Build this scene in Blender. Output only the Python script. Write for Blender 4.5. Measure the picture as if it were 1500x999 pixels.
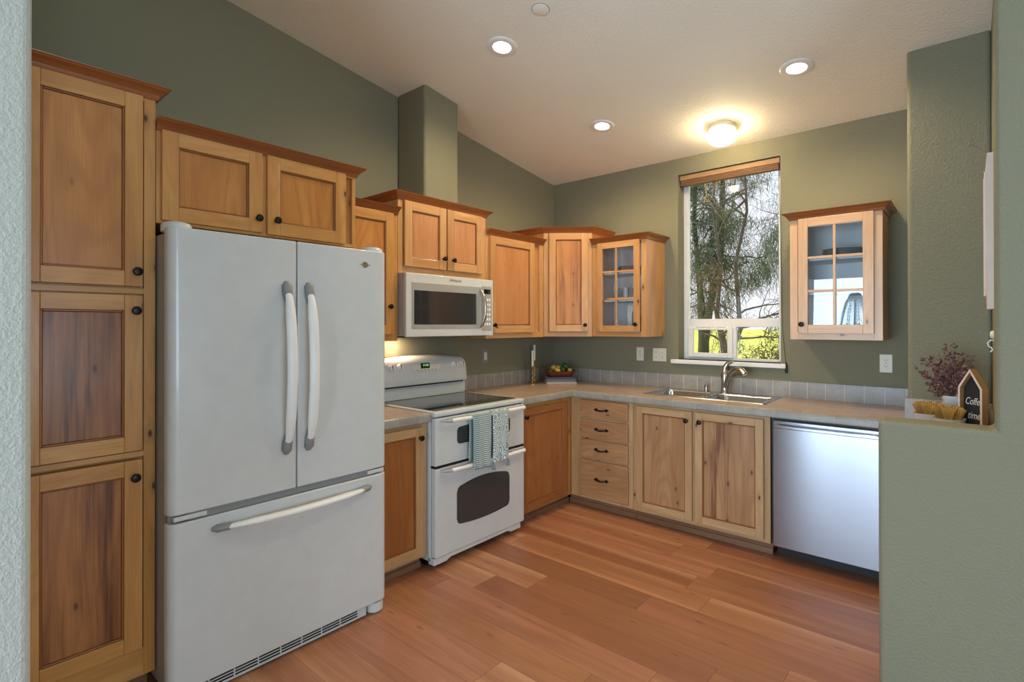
import bpy, bmesh, math, random
from mathutils import Vector, Matrix

random.seed(7)
for o in list(bpy.data.objects):
    bpy.data.objects.remove(o)
SC = bpy.context.scene
COL = SC.collection
PI = math.pi

# ------------------------------------------------------------------ camera
cam_d = bpy.data.cameras.new('camera')
cam_d.sensor_width = 36.0
cam_d.lens = 770.798 * 36 / 1500
cam_d.shift_y = -(499.5 - 474.556) / 1500
cam_d.clip_start = 0.05
cam_d.clip_end = 600
cam = bpy.data.objects.new('camera', cam_d)
COL.objects.link(cam)
yaw, pitch, roll = 0.713295, 0.0036182, -0.00103859
sy, cy, sp, cp = math.sin(yaw), math.cos(yaw), math.sin(pitch), math.cos(pitch)
fwd = Vector((-sy * cp, cy * cp, sp)); rgt = Vector((cy, sy, 0)); upv = rgt.cross(fwd)
r2 = rgt * math.cos(roll) + upv * math.sin(roll)
u2 = upv * math.cos(roll) - rgt * math.sin(roll)
m = Matrix((r2, u2, -fwd)).transposed().to_4x4()
m.translation = (3.035344, -4.127944, 1.425898)
cam.matrix_world = m
SC.camera = cam

# ------------------------------------------------------------------ light
SC.view_settings.view_transform = 'Standard'
SC.view_settings.look = 'None'
SC.view_settings.gamma = 1
SC.view_settings.use_curve_mapping = False
SC.view_settings.exposure = 0.27
SC.cycles.transparent_max_bounces = 40

W = bpy.data.worlds.new('sky'); SC.world = W; W.use_nodes = True
wn = W.node_tree; wn.nodes.clear()
wo = wn.nodes.new('ShaderNodeOutputWorld'); wb = wn.nodes.new('ShaderNodeBackground')
wg = wn.nodes.new('ShaderNodeTexGradient'); wm = wn.nodes.new('ShaderNodeMapping'); wt = wn.nodes.new('ShaderNodeTexCoord')
wr = wn.nodes.new('ShaderNodeValToRGB')
wm.inputs['Rotation'].default_value = (0, PI / 2, 0)
wn.links.new(wt.outputs['Generated'], wm.inputs['Vector']); wn.links.new(wm.outputs[0], wg.inputs[0])
wn.links.new(wg.outputs[0], wr.inputs[0]); wn.links.new(wr.outputs[0], wb.inputs[0]); wn.links.new(wb.outputs[0], wo.inputs[0])
wr.color_ramp.elements[0].position = 0.0; wr.color_ramp.elements[0].color = (0.93, 0.95, 1.0, 1)
wr.color_ramp.elements[1].position = 0.9; wr.color_ramp.elements[1].color = (0.66, 0.76, 1.0, 1)
wb.inputs[1].default_value = 1.0

def lamp(name, kind, loc, energy, color, size=0.1, size_y=None, target=None, spread=None, parent=None, angle=None, blend=None):
    d = bpy.data.lights.new(name, kind); d.energy = energy; d.color = color
    if kind == 'AREA':
        d.shape = 'RECTANGLE' if size_y else 'DISK'; d.size = size
        if size_y: d.size_y = size_y
        if spread: d.spread = spread
    elif kind == 'SUN': d.angle = size
    else:
        d.shadow_soft_size = size
        if kind == 'SPOT': d.spot_size = angle; d.spot_blend = blend
    o = bpy.data.objects.new(name, d); COL.objects.link(o)
    o.location = loc
    if target is not None:
        o.rotation_euler = (Vector(target) - Vector(loc)).to_track_quat('-Z', 'Y').to_euler()
    if parent:
        o.parent = parent; o.location = Vector(loc) - parent.location
    return o

lamp('sun', 'SUN', (-10, 3, 12), 4.2, (1, 0.93, 0.80), size=0.02, target=(-3.2, 4.2, 4))
lamp('patio_door_daylight', 'AREA', (2.15, -7.4, 1.25), 198, (0.60, 0.81, 0.98), size=2.5, size_y=2.5, target=(2.0, 0, 2.0))
lamp('living_side_fill', 'AREA', (6.42, -4.0, 1.5), 92, (0.64, 0.83, 0.98), size=2.6, size_y=1.8, target=(0, -3.4, 1.9))  # added fill lamp inside the side wall, which has no window opening

# ------------------------------------------------------------------ node helpers
def srgb(r, g, b):
    f = lambda c: (c / 255 / 12.92) if c / 255 <= 0.04045 else ((c / 255 + 0.055) / 1.055) ** 2.4
    return (f(r), f(g), f(b), 1)

class NT:
    def __init__(s, name):
        s.m = bpy.data.materials.new(name); s.m.use_nodes = True
        s.t = s.m.node_tree; s.b = s.t.nodes['Principled BSDF']; s.out = s.t.nodes['Material Output']
    def n(s, typ, **kw):
        x = s.t.nodes.new(typ)
        for k, v in kw.items(): setattr(x, k, v)
        return x
    def l(s, a, b): s.t.links.new(a, b)
    def setv(s, sock, v):
        if hasattr(v, 'links') or isinstance(v, bpy.types.NodeSocket): s.l(v, sock)
        else: sock.default_value = v
    def coord(s, kind='Object'):
        return s.n('ShaderNodeTexCoord').outputs[kind]
    def mp(s, vec, scale=(1, 1, 1), loc=(0, 0, 0), rot=(0, 0, 0)):
        x = s.n('ShaderNodeMapping'); s.l(vec, x.inputs[0])
        x.inputs['Scale'].default_value = scale; x.inputs['Location'].default_value = loc; x.inputs['Rotation'].default_value = rot
        return x.outputs[0]
    def noise(s, vec, scale=5, detail=3, rough=0.5, dist=0.0):
        x = s.n('ShaderNodeTexNoise'); s.l(vec, x.inputs['Vector'])
        x.inputs['Scale'].default_value = scale; x.inputs['Detail'].default_value = detail
        x.inputs['Roughness'].default_value = rough; x.inputs['Distortion'].default_value = dist
        return x.outputs['Fac']
    def math(s, op, a, b=None, c=None):
        x = s.n('ShaderNodeMath', operation=op)
        s.setv(x.inputs[0], a)
        if b is not None: s.setv(x.inputs[1], b)
        if c is not None: s.setv(x.inputs[2], c)
        return x.outputs[0]
    def ramp(s, fac, stops, interp='LINEAR'):
        x = s.n('ShaderNodeValToRGB'); s.l(fac, x.inputs[0]); e = x.color_ramp.elements
        x.color_ramp.interpolation = interp
        while len(e) < len(stops): e.new(0.5)
        for i, (p, c) in enumerate(stops):
            e[i].position = p; e[i].color = c if len(c) == 4 else (*c, 1)
        return x.outputs[0]
    def bw(s, fac, a, b):
        x = s.n('ShaderNodeMapRange'); x.clamp = True; s.l(fac, x.inputs[0])
        x.inputs[1].default_value = a; x.inputs[2].default_value = b
        return x.outputs[0]
    def mix(s, fac, a, b, typ='MIX'):
        x = s.n('ShaderNodeMix', data_type='RGBA', blend_type=typ)
        s.setv(x.inputs[0], fac); s.setv(x.inputs[6], a); s.setv(x.inputs[7], b)
        return x.outputs[2]
    def bump(s, h, strength=0.3, dist=0.002):
        x = s.n('ShaderNodeBump'); x.inputs['Strength'].default_value = strength; x.inputs['Distance'].default_value = dist
        s.l(h, x.inputs['Height']); s.l(x.outputs[0], s.b.inputs['Normal'])
    def base(s, c): s.setv(s.b.inputs['Base Color'], c)
    def P(s, **kw):
        for k, v in kw.items(): s.setv(s.b.inputs[k.replace('_', ' ')], v)
        return s

def plain(name, col, rough=0.5, metal=0.0, coat=0.0, spec=0.5):
    t = NT(name); v = t.coord()
    nz = t.noise(v, 14, 2)
    t.base(t.mix(t.bw(nz, 0.3, 0.7), tuple(c * 0.95 for c in col[:3]) + (1,), col))
    t.P(Roughness=rough, Metallic=metal)
    t.b.inputs['Coat Weight'].default_value = coat
    t.b.inputs['Specular IOR Level'].default_value = spec
    return t.m

def wall_mat(name, col, bump=0.35, rough=0.75, scale=95):
    t = NT(name); v = t.coord()
    t.base(t.mix(t.noise(v, 1.6, 2), tuple(c * 0.94 for c in col[:3]) + (1,), tuple(min(1, c * 1.05) for c in col[:3]) + (1,)))
    h = t.noise(v, scale, 3, 0.55)
    t.bump(t.bw(h, 0.38, 0.66), bump, 0.004); t.P(Roughness=rough)
    return t.m

def wood_mat(name, light, mid, streak=0.0, streak_col=srgb(112, 66, 38), rough=0.36, knots=1.0, fig=0.35, thr=(0.55, 0.66)):
    t = NT(name); uv = t.coord('UV')
    tone = t.noise(t.mp(uv, (9, 1.1, 1)), 1, 4, 0.5, 0.8)
    c = t.mix(t.bw(tone, 0.32, 0.68), light, mid)
    ring = t.noise(t.mp(uv, (3.2, 0.55, 1), (3.1, 7.7, 0)), 1, 2, 0.4, 0.3)
    rs = t.math('SINE', t.math('MULTIPLY', ring, 130.0))
    dk = tuple(a * 0.62 for a in mid[:3]) + (1,)
    c = t.mix(t.math('MULTIPLY', t.bw(rs, -0.2, 1.0), fig), c, t.mix(0.5, mid, dk))
    fine = t.noise(t.mp(uv, (260, 5, 1)), 1, 3)
    c = t.mix(t.math('MULTIPLY', t.bw(fine, 0.42, 0.75), 0.36), c, dk)
    if streak > 0:
        sn = t.noise(t.mp(uv, (4.8, 0.5, 1), (11.3, 2.2, 0)), 1, 4, 0.6, 1.3)
        sf = t.noise(t.mp(uv, (70, 2.5, 1)), 1, 4)
        f = t.math('MULTIPLY', t.bw(t.math('ADD', sn, t.math('MULTIPLY', t.math('SUBTRACT', sf, 0.5), 0.12)), *thr), t.math('MULTIPLY', t.math('ADD', t.bw(sf, 0.3, 0.7), 0.3), streak * 0.75))
        f = t.math('MINIMUM', f, 0.9)
        c = t.mix(f, c, streak_col)
    if knots > 0:
        vo = t.n('ShaderNodeTexVoronoi', voronoi_dimensions='2D'); t.l(t.mp(uv, (7.0, 3.2, 1), (5.5, 0.7, 0)), vo.inputs['Vector']); vo.inputs['Scale'].default_value = 1
        sep = t.n('ShaderNodeSeparateColor'); t.l(vo.outputs['Color'], sep.inputs[0])
        on = t.bw(sep.outputs[0], 0.66, 0.67)
        core = t.bw(vo.outputs['Distance'], 0.06, 0.025)
        halo = t.bw(vo.outputs['Distance'], 0.17, 0.03)
        c = t.mix(t.math('MULTIPLY', t.math('MULTIPLY', halo, on), 0.35 * knots), c, streak_col)
        c = t.mix(t.math('MULTIPLY', t.math('MULTIPLY', core, on), 0.9 * knots), c, srgb(48, 26, 16))
    t.base(c)
    t.P(Roughness=rough); t.b.inputs['Coat Weight'].default_value = 0.25; t.b.inputs['Coat Roughness'].default_value = 0.22
    t.bump(fine, 0.06, 0.001)
    return t.m

# ------------------------------------------------------------------ materials
M = {}
M['wall'] = wall_mat('sage_paint', srgb(133, 131, 109), 0.4)
M['wall_pale'] = wall_mat('pale_wall', srgb(186, 188, 180), 0.35, scale=110)  # paler wall tone for the jamb and the living room
M['ceiling'] = wall_mat('ceiling_paint', srgb(243, 242, 231), 0.32, scale=70)
L1, L2 = srgb(206, 142, 72), srgb(184, 116, 50)
M['frame'] = wood_mat('alder_frame', srgb(214, 158, 90), srgb(190, 128, 62), 0.25, knots=1.0, fig=0.22)
M['frame_mid'] = wood_mat('mid_alder_frame', srgb(214, 166, 112), srgb(192, 138, 84), 0.25, knots=1.0, fig=0.2)
M['panel'] = wood_mat('alder_panel', L1, L2, 0.0, knots=0.35, fig=0.42)
M['panel_soft'] = wood_mat('alder_panel_soft_streaks', L1, srgb(196, 134, 74), 0.9, srgb(136, 80, 40), knots=0.6, fig=0.35)
M['panel_dark'] = wood_mat('alder_panel_heartwood', srgb(186, 122, 68), srgb(158, 98, 52), 1.15, srgb(86, 44, 22), knots=0.8, fig=0.35, thr=(0.47, 0.62))
M['panel_pink'] = wood_mat('alder_panel_rosy', srgb(206, 146, 96), srgb(184, 122, 74), 0.3, srgb(160, 104, 72), knots=0.3, fig=0.2)
M['panel_red'] = wood_mat('alder_panel_red', srgb(172, 110, 60), srgb(150, 90, 46), 0.4, srgb(120, 68, 38), knots=0.5, fig=0.3)
M['pale_frame'] = wood_mat('pale_alder_frame', srgb(206, 170, 126), srgb(182, 142, 98), 0.3, srgb(150, 104, 66), knots=1.0, fig=0.15)
M['pale_panel'] = wood_mat('pale_alder_panel', srgb(196, 152, 108), srgb(168, 122, 82), 0.7, srgb(160, 112, 74), knots=0.8, fig=0.4)
M['pale_streak'] = wood_mat('pale_alder_heartwood', srgb(194, 150, 106), srgb(166, 120, 80), 1.4, srgb(122, 74, 46), knots=0.9, fig=0.4, thr=(0.53, 0.6))
M['crown'] = wood_mat('crown_moulding_wood', srgb(172, 104, 52), srgb(146, 82, 38), 0.3, srgb(96, 50, 26), knots=0, fig=0.1, rough=0.3)
M['bead'] = wood_mat('glazed_bead_wood', srgb(158, 100, 52), srgb(132, 78, 38), 0, knots=0, fig=0.1)
M['toe'] = wood_mat('toe_board_wood', srgb(150, 112, 84), srgb(128, 92, 68), 0.3, knots=0, fig=0.15)
M['inside'] = plain('cabinet_liner', srgb(232, 238, 242), 0.5)
M['white'] = plain('appliance_enamel', srgb(210, 213, 213), 0.28, coat=0.3)
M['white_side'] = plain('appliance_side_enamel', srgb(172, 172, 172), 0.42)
M['white_plastic'] = plain('white_plastic', srgb(240, 241, 240), 0.35)
M['grey_plastic'] = plain('grey_plastic', srgb(140, 142, 142), 0.45)
M['dark_gap'] = plain('dark_gap', srgb(30, 32, 34), 0.7)
M['black'] = plain('black_plastic', srgb(14, 14, 15), 0.45)
M['iron'] = plain('oil_rubbed_bronze', srgb(34, 28, 28), 0.38, metal=0.6)
M['black_glass'] = plain('black_glass', srgb(22, 22, 24), 0.05, coat=0.5)
M['oven_glass'] = plain('oven_window_glass', srgb(60, 62, 64), 0.18, coat=0.2)
M['mw_glass'] = plain('microwave_window_glass', srgb(46, 48, 52), 0.10, coat=0.5)
M['mw_grey'] = plain('microwave_door_border', srgb(168, 168, 166), 0.25, coat=0.5)
M['chrome'] = plain('brushed_nickel', srgb(190, 188, 184), 0.24, metal=1.0)
M['sink'] = plain('sink_steel', srgb(196, 198, 202), 0.22, metal=1.0)
M['brass'] = plain('aged_brass', srgb(176, 150, 92), 0.32, metal=0.9)
M['candle'] = plain('candle_wax', srgb(236, 232, 222), 0.5)
M['ivory'] = plain('ivory_plate', srgb(228, 226, 210), 0.4)
M['outlet_dark'] = plain('outlet_slots', srgb(90, 90, 84), 0.6)
M['vinyl'] = plain('window_vinyl', srgb(240, 240, 240), 0.4)
M['blind'] = plain('blind_tan', srgb(160, 126, 92), 0.6)
M['blind_dark'] = plain('blind_band', srgb(126, 92, 66), 0.6)
M['ceramic'] = plain('white_ceramic', srgb(226, 232, 236), 0.3, coat=0.3)
M['gold'] = plain('golden_fibre', srgb(226, 180, 98), 0.7)
M['chalk'] = plain('chalk', srgb(225, 225, 222), 0.9)
M['board'] = plain('chalkboard', srgb(38, 38, 42), 0.7)
M['honey'] = wood_mat('honey_wood', srgb(186, 134, 80), srgb(160, 108, 62), 0.3, knots=0)
M['whitewash'] = plain('whitewashed_edge', srgb(222, 206, 196), 0.6)
M['bark'] = plain('pine_bark', srgb(70, 62, 50), 0.9)
M['bark_green'] = plain('mossy_bark', srgb(66, 72, 50), 0.9)
M['twig'] = plain('sunlit_twig', srgb(170, 148, 118), 0.9)
M['twig_dark'] = plain('dark_twig', srgb(84, 74, 68), 0.9)
M['needles'] = plain('pine_needles', srgb(76, 96, 66), 0.8)
M['needles_grey'] = plain('grey_needles', srgb(118, 126, 110), 0.8)
M['bushleaf'] = plain('brush_leaves', srgb(88, 88, 60), 0.8)
M['redleaf'] = plain('burgundy_leaves', srgb(112, 70, 76), 0.7)
M['redleaf2'] = plain('rust_leaves', srgb(150, 112, 92), 0.7)
M['stem'] = plain('plum_stem', srgb(92, 60, 66), 0.7)
M['lemon'] = plain('lemon_peel', srgb(214, 184, 84), 0.42)
M['lime'] = plain('lime_peel', srgb(58, 92, 34), 0.38)
M['bowlwood'] = wood_mat('carved_bowl_wood', srgb(140, 72, 44), srgb(104, 50, 32), 0.8, srgb(170, 110, 60), knots=0)
M['book_blue'] = plain('slate_blue_cover', srgb(112, 116, 138), 0.6)
M['book_pale'] = plain('cream_cover', srgb(204, 190, 176), 0.6)
M['book_purple'] = plain('dusky_violet_cover', srgb(84, 76, 100), 0.6)
M['paper'] = plain('page_edges', srgb(222, 216, 200), 0.8)
M['steel_gap'] = M['black']

def emis(name, col, strength):
    t = NT(name); t.base(col); t.b.inputs['Emission Color'].default_value = col; t.b.inputs['Emission Strength'].default_value = strength
    return t.m
M['lens'] = emis('downlight_lens', (1, 0.93, 0.80, 1), 14)
M['led'] = emis('green_display_digits', (0.25, 0.9, 0.2, 1), 1.2)

def thin_glass(name, tint=(1, 1, 1, 1), refl=0.06, rough=0.0):
    t = NT(name); t.t.nodes.remove(t.b)
    tr = t.n('ShaderNodeBsdfTransparent'); tr.inputs[0].default_value = tint
    gl = t.n('ShaderNodeBsdfGlossy'); gl.inputs['Roughness'].default_value = rough
    fr = t.n('ShaderNodeFresnel'); fr.inputs[0].default_value = 1.45
    f = t.math('ADD', t.math('MULTIPLY', fr.outputs[0], 1.0), refl - 0.04)
    mx = t.n('ShaderNodeMixShader'); t.l(f, mx.inputs[0]); t.l(tr.outputs[0], mx.inputs[1]); t.l(gl.outputs[0], mx.inputs[2])
    t.l(mx.outputs[0], t.out.inputs[0])
    return t.m
M['glass'] = thin_glass('window_glass')
M['cab_glass'] = thin_glass('cabinet_glass', (0.98, 0.99, 1.0, 1), 0.07)
M['tumbler'] = thin_glass('drinking_glass', (0.98, 0.99, 1.0, 1), 0.08)
_t = M['tumbler'].node_tree; _o = _t.nodes['Material Output']; _s = _o.inputs[0].links[0].from_socket
_d = _t.nodes.new('ShaderNodeBsdfDiffuse'); _d.inputs[0].default_value = (0.86, 0.90, 0.93, 1)
_x = _t.nodes.new('ShaderNodeMixShader'); _x.inputs[0].default_value = 0.30
_t.links.new(_s, _x.inputs[1]); _t.links.new(_d.outputs[0], _x.inputs[2]); _t.links.new(_x.outputs[0], _o.inputs[0])

def globe_mat():
    t = NT('swirled_globe_glass'); v = t.coord()
    n1 = t.noise(v, 16, 3, 0.5, 1.5)
    c = t.ramp(n1, [(0.35, (1, 0.80, 0.50, 1)), (0.6, (1, 0.95, 0.82, 1))])
    t.base(c); t.l(c, t.b.inputs['Emission Color'])
    t.l(t.math('ADD', t.math('MULTIPLY', t.bw(n1, 0.38, 0.62), 0.9), 0.6), t.b.inputs['Emission Strength'])
    t.P(Roughness=0.15)
    tr = t.n('ShaderNodeBsdfTransparent'); tr.inputs[0].default_value = (1, 0.97, 0.92, 1)
    mx = t.n('ShaderNodeMixShader'); mx.inputs[0].default_value = 0.42
    t.l(tr.outputs[0], mx.inputs[1]); t.l(t.b.outputs[0], mx.inputs[2]); t.l(mx.outputs[0], t.out.inputs[0])
    return t.m
M['globe'] = globe_mat()

def steel_mat():
    t = NT('brushed_stainless'); v = t.coord()
    n = t.noise(t.mp(v, (3, 3, 420)), 1, 3)
    t.base(t.mix(n, srgb(138, 140, 148), srgb(160, 162, 170)))
    t.P(Metallic=1.0, Roughness=0.20)
    t.b.inputs['Anisotropic'].default_value = 0.9
    tg = t.n('ShaderNodeTangent', direction_type='RADIAL', axis='Z'); t.l(tg.outputs[0], t.b.inputs['Tangent']); t.b.inputs['Anisotropic Rotation'].default_value = 0.25
    return t.m
M['steel'] = steel_mat()

def floor_mat():
    t = NT('cherry_plank_floor'); v = t.coord(); sx = t.n('ShaderNodeSeparateXYZ'); t.l(v, sx.inputs[0])
    PW, PL = 0.185, 1.25
    ry = t.math('DIVIDE', t.math('ADD', sx.outputs['Y'], 20.04), PW); row = t.math('FLOOR', ry)
    wn_ = t.n('ShaderNodeTexWhiteNoise', noise_dimensions='1D'); t.l(row, wn_.inputs['W'])
    rx = t.math('ADD', t.math('DIVIDE', sx.outputs['X'], PL), t.math('MULTIPLY', wn_.outputs['Value'], 7.0)); colx = t.math('FLOOR', rx)
    cb = t.n('ShaderNodeCombineXYZ'); t.l(row, cb.inputs[0]); t.l(colx, cb.inputs[1])
    w2 = t.n('ShaderNodeTexWhiteNoise', noise_dimensions='2D'); t.l(cb.outputs[0], w2.inputs['Vector'])
    sc = t.n('ShaderNodeSeparateColor'); t.l(w2.outputs['Color'], sc.inputs[0])
    base = t.ramp(sc.outputs[0], [(0.0, srgb(134, 86, 62)), (0.25, srgb(176, 118, 82)), (0.5, srgb(196, 138, 102)), (0.75, srgb(152, 96, 66)), (1.0, srgb(186, 126, 96))])
    # grain runs along x, shifted per plank
    ad = t.n('ShaderNodeVectorMath', operation='ADD'); t.l(v, ad.inputs[0])
    ms = t.n('ShaderNodeVectorMath', operation='SCALE'); t.l(w2.outputs['Color'], ms.inputs[0]); ms.inputs['Scale'].default_value = 13
    t.l(ms.outputs[0], ad.inputs[1]); gv = ad.outputs[0]
    g1 = t.noise(t.mp(gv, (1.3, 16, 1)), 1, 4, 0.55, 0.7)
    g2 = t.noise(t.mp(gv, (6, 190, 1)), 1, 3)
    c = t.mix(t.math('MULTIPLY', t.bw(g1, 0.35, 0.72), 0.6), base, srgb(132, 82, 54))
    c = t.mix(t.math('MULTIPLY', t.bw(g2, 0.45, 0.8), 0.22), c, srgb(104, 58, 36))
    # some planks carry a pale sapwood band along one edge
    fy = t.math('FRACT', ry); fx = t.math('FRACT', rx)
    wob = t.math('ADD', fy, t.math('MULTIPLY', t.math('SUBTRACT', t.noise(t.mp(gv, (1.8, 2, 1)), 1, 2), 0.5), 0.22))
    sap = t.math('MULTIPLY', t.bw(wob, 0.66, 1.0), t.bw(sc.outputs[1], 0.55, 0.62))
    c = t.mix(t.math('MULTIPLY', sap, 0.6), c, srgb(214, 164, 126))
    sap2 = t.math('MULTIPLY', t.bw(wob, 0.24, 0.04), t.bw(sc.outputs[2], 0.62, 0.7))
    c = t.mix(t.math('MULTIPLY', sap2, 0.6), c, srgb(204, 146, 104))
    vo = t.n('ShaderNodeTexVoronoi', voronoi_dimensions='2D'); t.l(t.mp(gv, (1.4, 5, 1)), vo.inputs['Vector']); vo.inputs['Scale'].default_value = 1
    c = t.mix(t.math('MULTIPLY', t.bw(vo.outputs['Distance'], 0.05, 0.0), 0.6), c, srgb(88, 46, 30))
    ey = t.math('MINIMUM', fy, t.math('SUBTRACT', 1.0, fy)); ex = t.math('MINIMUM', fx, t.math('SUBTRACT', 1.0, fx))
    seam = t.math('MAXIMUM', t.bw(ey, 0.008, 0.003), t.bw(ex, 0.0016, 0.0006))
    c = t.mix(t.math('MULTIPLY', seam, 0.6), c, srgb(84, 46, 30))
    t.base(c); t.P(Roughness=t.math('ADD', t.math('MULTIPLY', g1, 0.14), 0.30))
    t.b.inputs['Specular IOR Level'].default_value = 0.5
    t.bump(t.math('SUBTRACT', g2, t.math('MULTIPLY', seam, 3.0)), 0.08, 0.001)
    return t.m
M['floor'] = floor_mat()

def tile_mat(name, c1, c2, grout, px, py, pz, ox=0, oy=0, oz=0, w=0.0022, rough=0.35, bumpv=0.3):
    """square tiles laid on the object axes; a pitch of 0 means no joint on that axis"""
    t = NT(name); v = t.coord(); s = t.n('ShaderNodeSeparateXYZ'); t.l(v, s.inputs[0])
    g = None; ids = []
    for ax, p, o_ in (('X', px, ox), ('Y', py, oy), ('Z', pz, oz)):
        if not p: continue
        q = t.math('DIVIDE', t.math('ADD', s.outputs[ax], 50 * p - o_), p)
        f = t.math('FRACT', q); ids.append(t.math('FLOOR', q))
        e = t.math('MINIMUM', f, t.math('SUBTRACT', 1.0, f))
        k = t.bw(e, w / p, w * 0.5 / p)
        g = k if g is None else t.math('MAXIMUM', g, k)
    cb = t.n('ShaderNodeCombineXYZ')
    for i, q in enumerate(ids): t.l(q, cb.inputs[i])
    wn_ = t.n('ShaderNodeTexWhiteNoise', noise_dimensions='3D'); t.l(cb.outputs[0], wn_.inputs['Vector'])
    n1 = t.noise(v, 13, 4, 0.6, 0.6)
    c = t.mix(t.bw(n1, 0.3, 0.7), c1, c2)
    c = t.mix(t.math('MULTIPLY', wn_.outputs['Value'], 0.22), c, tuple(a * 0.7 for a in c1[:3]) + (1,))
    if g is not None:
        c = t.mix(g, c, grout); t.bump(t.math('SUBTRACT', 1.0, g), bumpv, 0.002)
    t.base(c); t.P(Roughness=rough)
    return t.m
P_ = 0.1109
M['splash_x'] = tile_mat('backsplash_tile_long', srgb(150, 148, 146), srgb(172, 168, 164), srgb(214, 212, 208), P_, 0, 0, ox=0.3056)
M['splash_y'] = tile_mat('backsplash_tile_short', srgb(146, 138, 132), srgb(166, 158, 152), srgb(214, 210, 204), 0, P_, 0, oy=-0.4133)
M['top'] = tile_mat('counter_top_tile', srgb(172, 148, 128), srgb(190, 166, 146), srgb(198, 178, 160), 0.305, 0.305, 0, ox=0.18, oy=-0.06, w=0.0018, rough=0.22, bumpv=0.1)
M['edge_x'] = tile_mat('counter_edge_tile_x', srgb(142, 140, 136), srgb(166, 163, 157), srgb(176, 166, 156), 0.16, 0, 0, ox=0.14)
M['edge_y'] = tile_mat('counter_edge_tile_y', srgb(142, 140, 136), srgb(166, 163, 157), srgb(176, 166, 156), 0, 0.16, 0, oy=-0.02)

def grass_mat():
    t = NT('meadow_grass'); v = t.coord()
    n = t.noise(v, 0.35, 5, 0.7); n2 = t.noise(v, 9, 4, 0.7)
    c = t.ramp(n, [(0.35, srgb(178, 184, 66)), (0.6, srgb(224, 222, 96))])
    t.base(t.mix(t.math('MULTIPLY', n2, 0.5), c, srgb(120, 132, 52))); t.P(Roughness=0.9)
    return t.m
M['grass'] = grass_mat()

def towel_check():
    t = NT('teal_check_cloth'); uv = t.coord('UV'); s = t.n('ShaderNodeSeparateXYZ'); t.l(uv, s.inputs[0])
    a = t.math('FRACT', t.math('MULTIPLY', s.outputs[0], 95)); b = t.math('FRACT', t.math('MULTIPLY', s.outputs[1], 82))
    st = t.bw(b, 0.50, 0.60); st2 = t.bw(a, 0.62, 0.7)
    side = t.bw(s.outputs[0], 0.052, 0.050)
    c = t.mix(st, srgb(116, 146, 148), srgb(218, 226, 224))
    c = t.mix(t.math('MULTIPLY', st2, t.math('ADD', t.math('MULTIPLY', side, 0.6), 0.3)), c, srgb(84, 122, 128))
    t.base(c); t.P(Roughness=0.95); t.bump(t.noise(t.mp(uv, (900, 900, 1)), 1, 1), 0.2, 0.001)
    return t.m
M['towel_a'] = towel_check()

def towel_leaf():
    t = NT('scallop_print_cloth'); uv = t.coord('UV')
    vo = t.n('ShaderNodeTexVoronoi', voronoi_dimensions='3D'); t.l(t.mp(uv, (19, 15, 1)), vo.inputs['Vector']); vo.inputs['Scale'].default_value = 1
    vo.inputs['Randomness'].default_value = 0.45
    w = t.math('SINE', t.math('MULTIPLY', vo.outputs['Distance'], 34))
    sp = t.n('ShaderNodeSeparateXYZ'); t.l(vo.outputs['Position'], sp.inputs[0])
    c = t.mix(t.bw(w, 0.1, 0.5), srgb(140, 162, 166), srgb(226, 232, 232))
    t.base(c); t.P(Roughness=0.95)
    return t.m
M['towel_b'] = towel_leaf()
M['tassel'] = plain('grey_tassel_yarn', srgb(132, 138, 138), 0.95)

M['glassware'] = plain('pressed_glass_plate', srgb(150, 160, 164), 0.15, coat=0.5)
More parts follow.
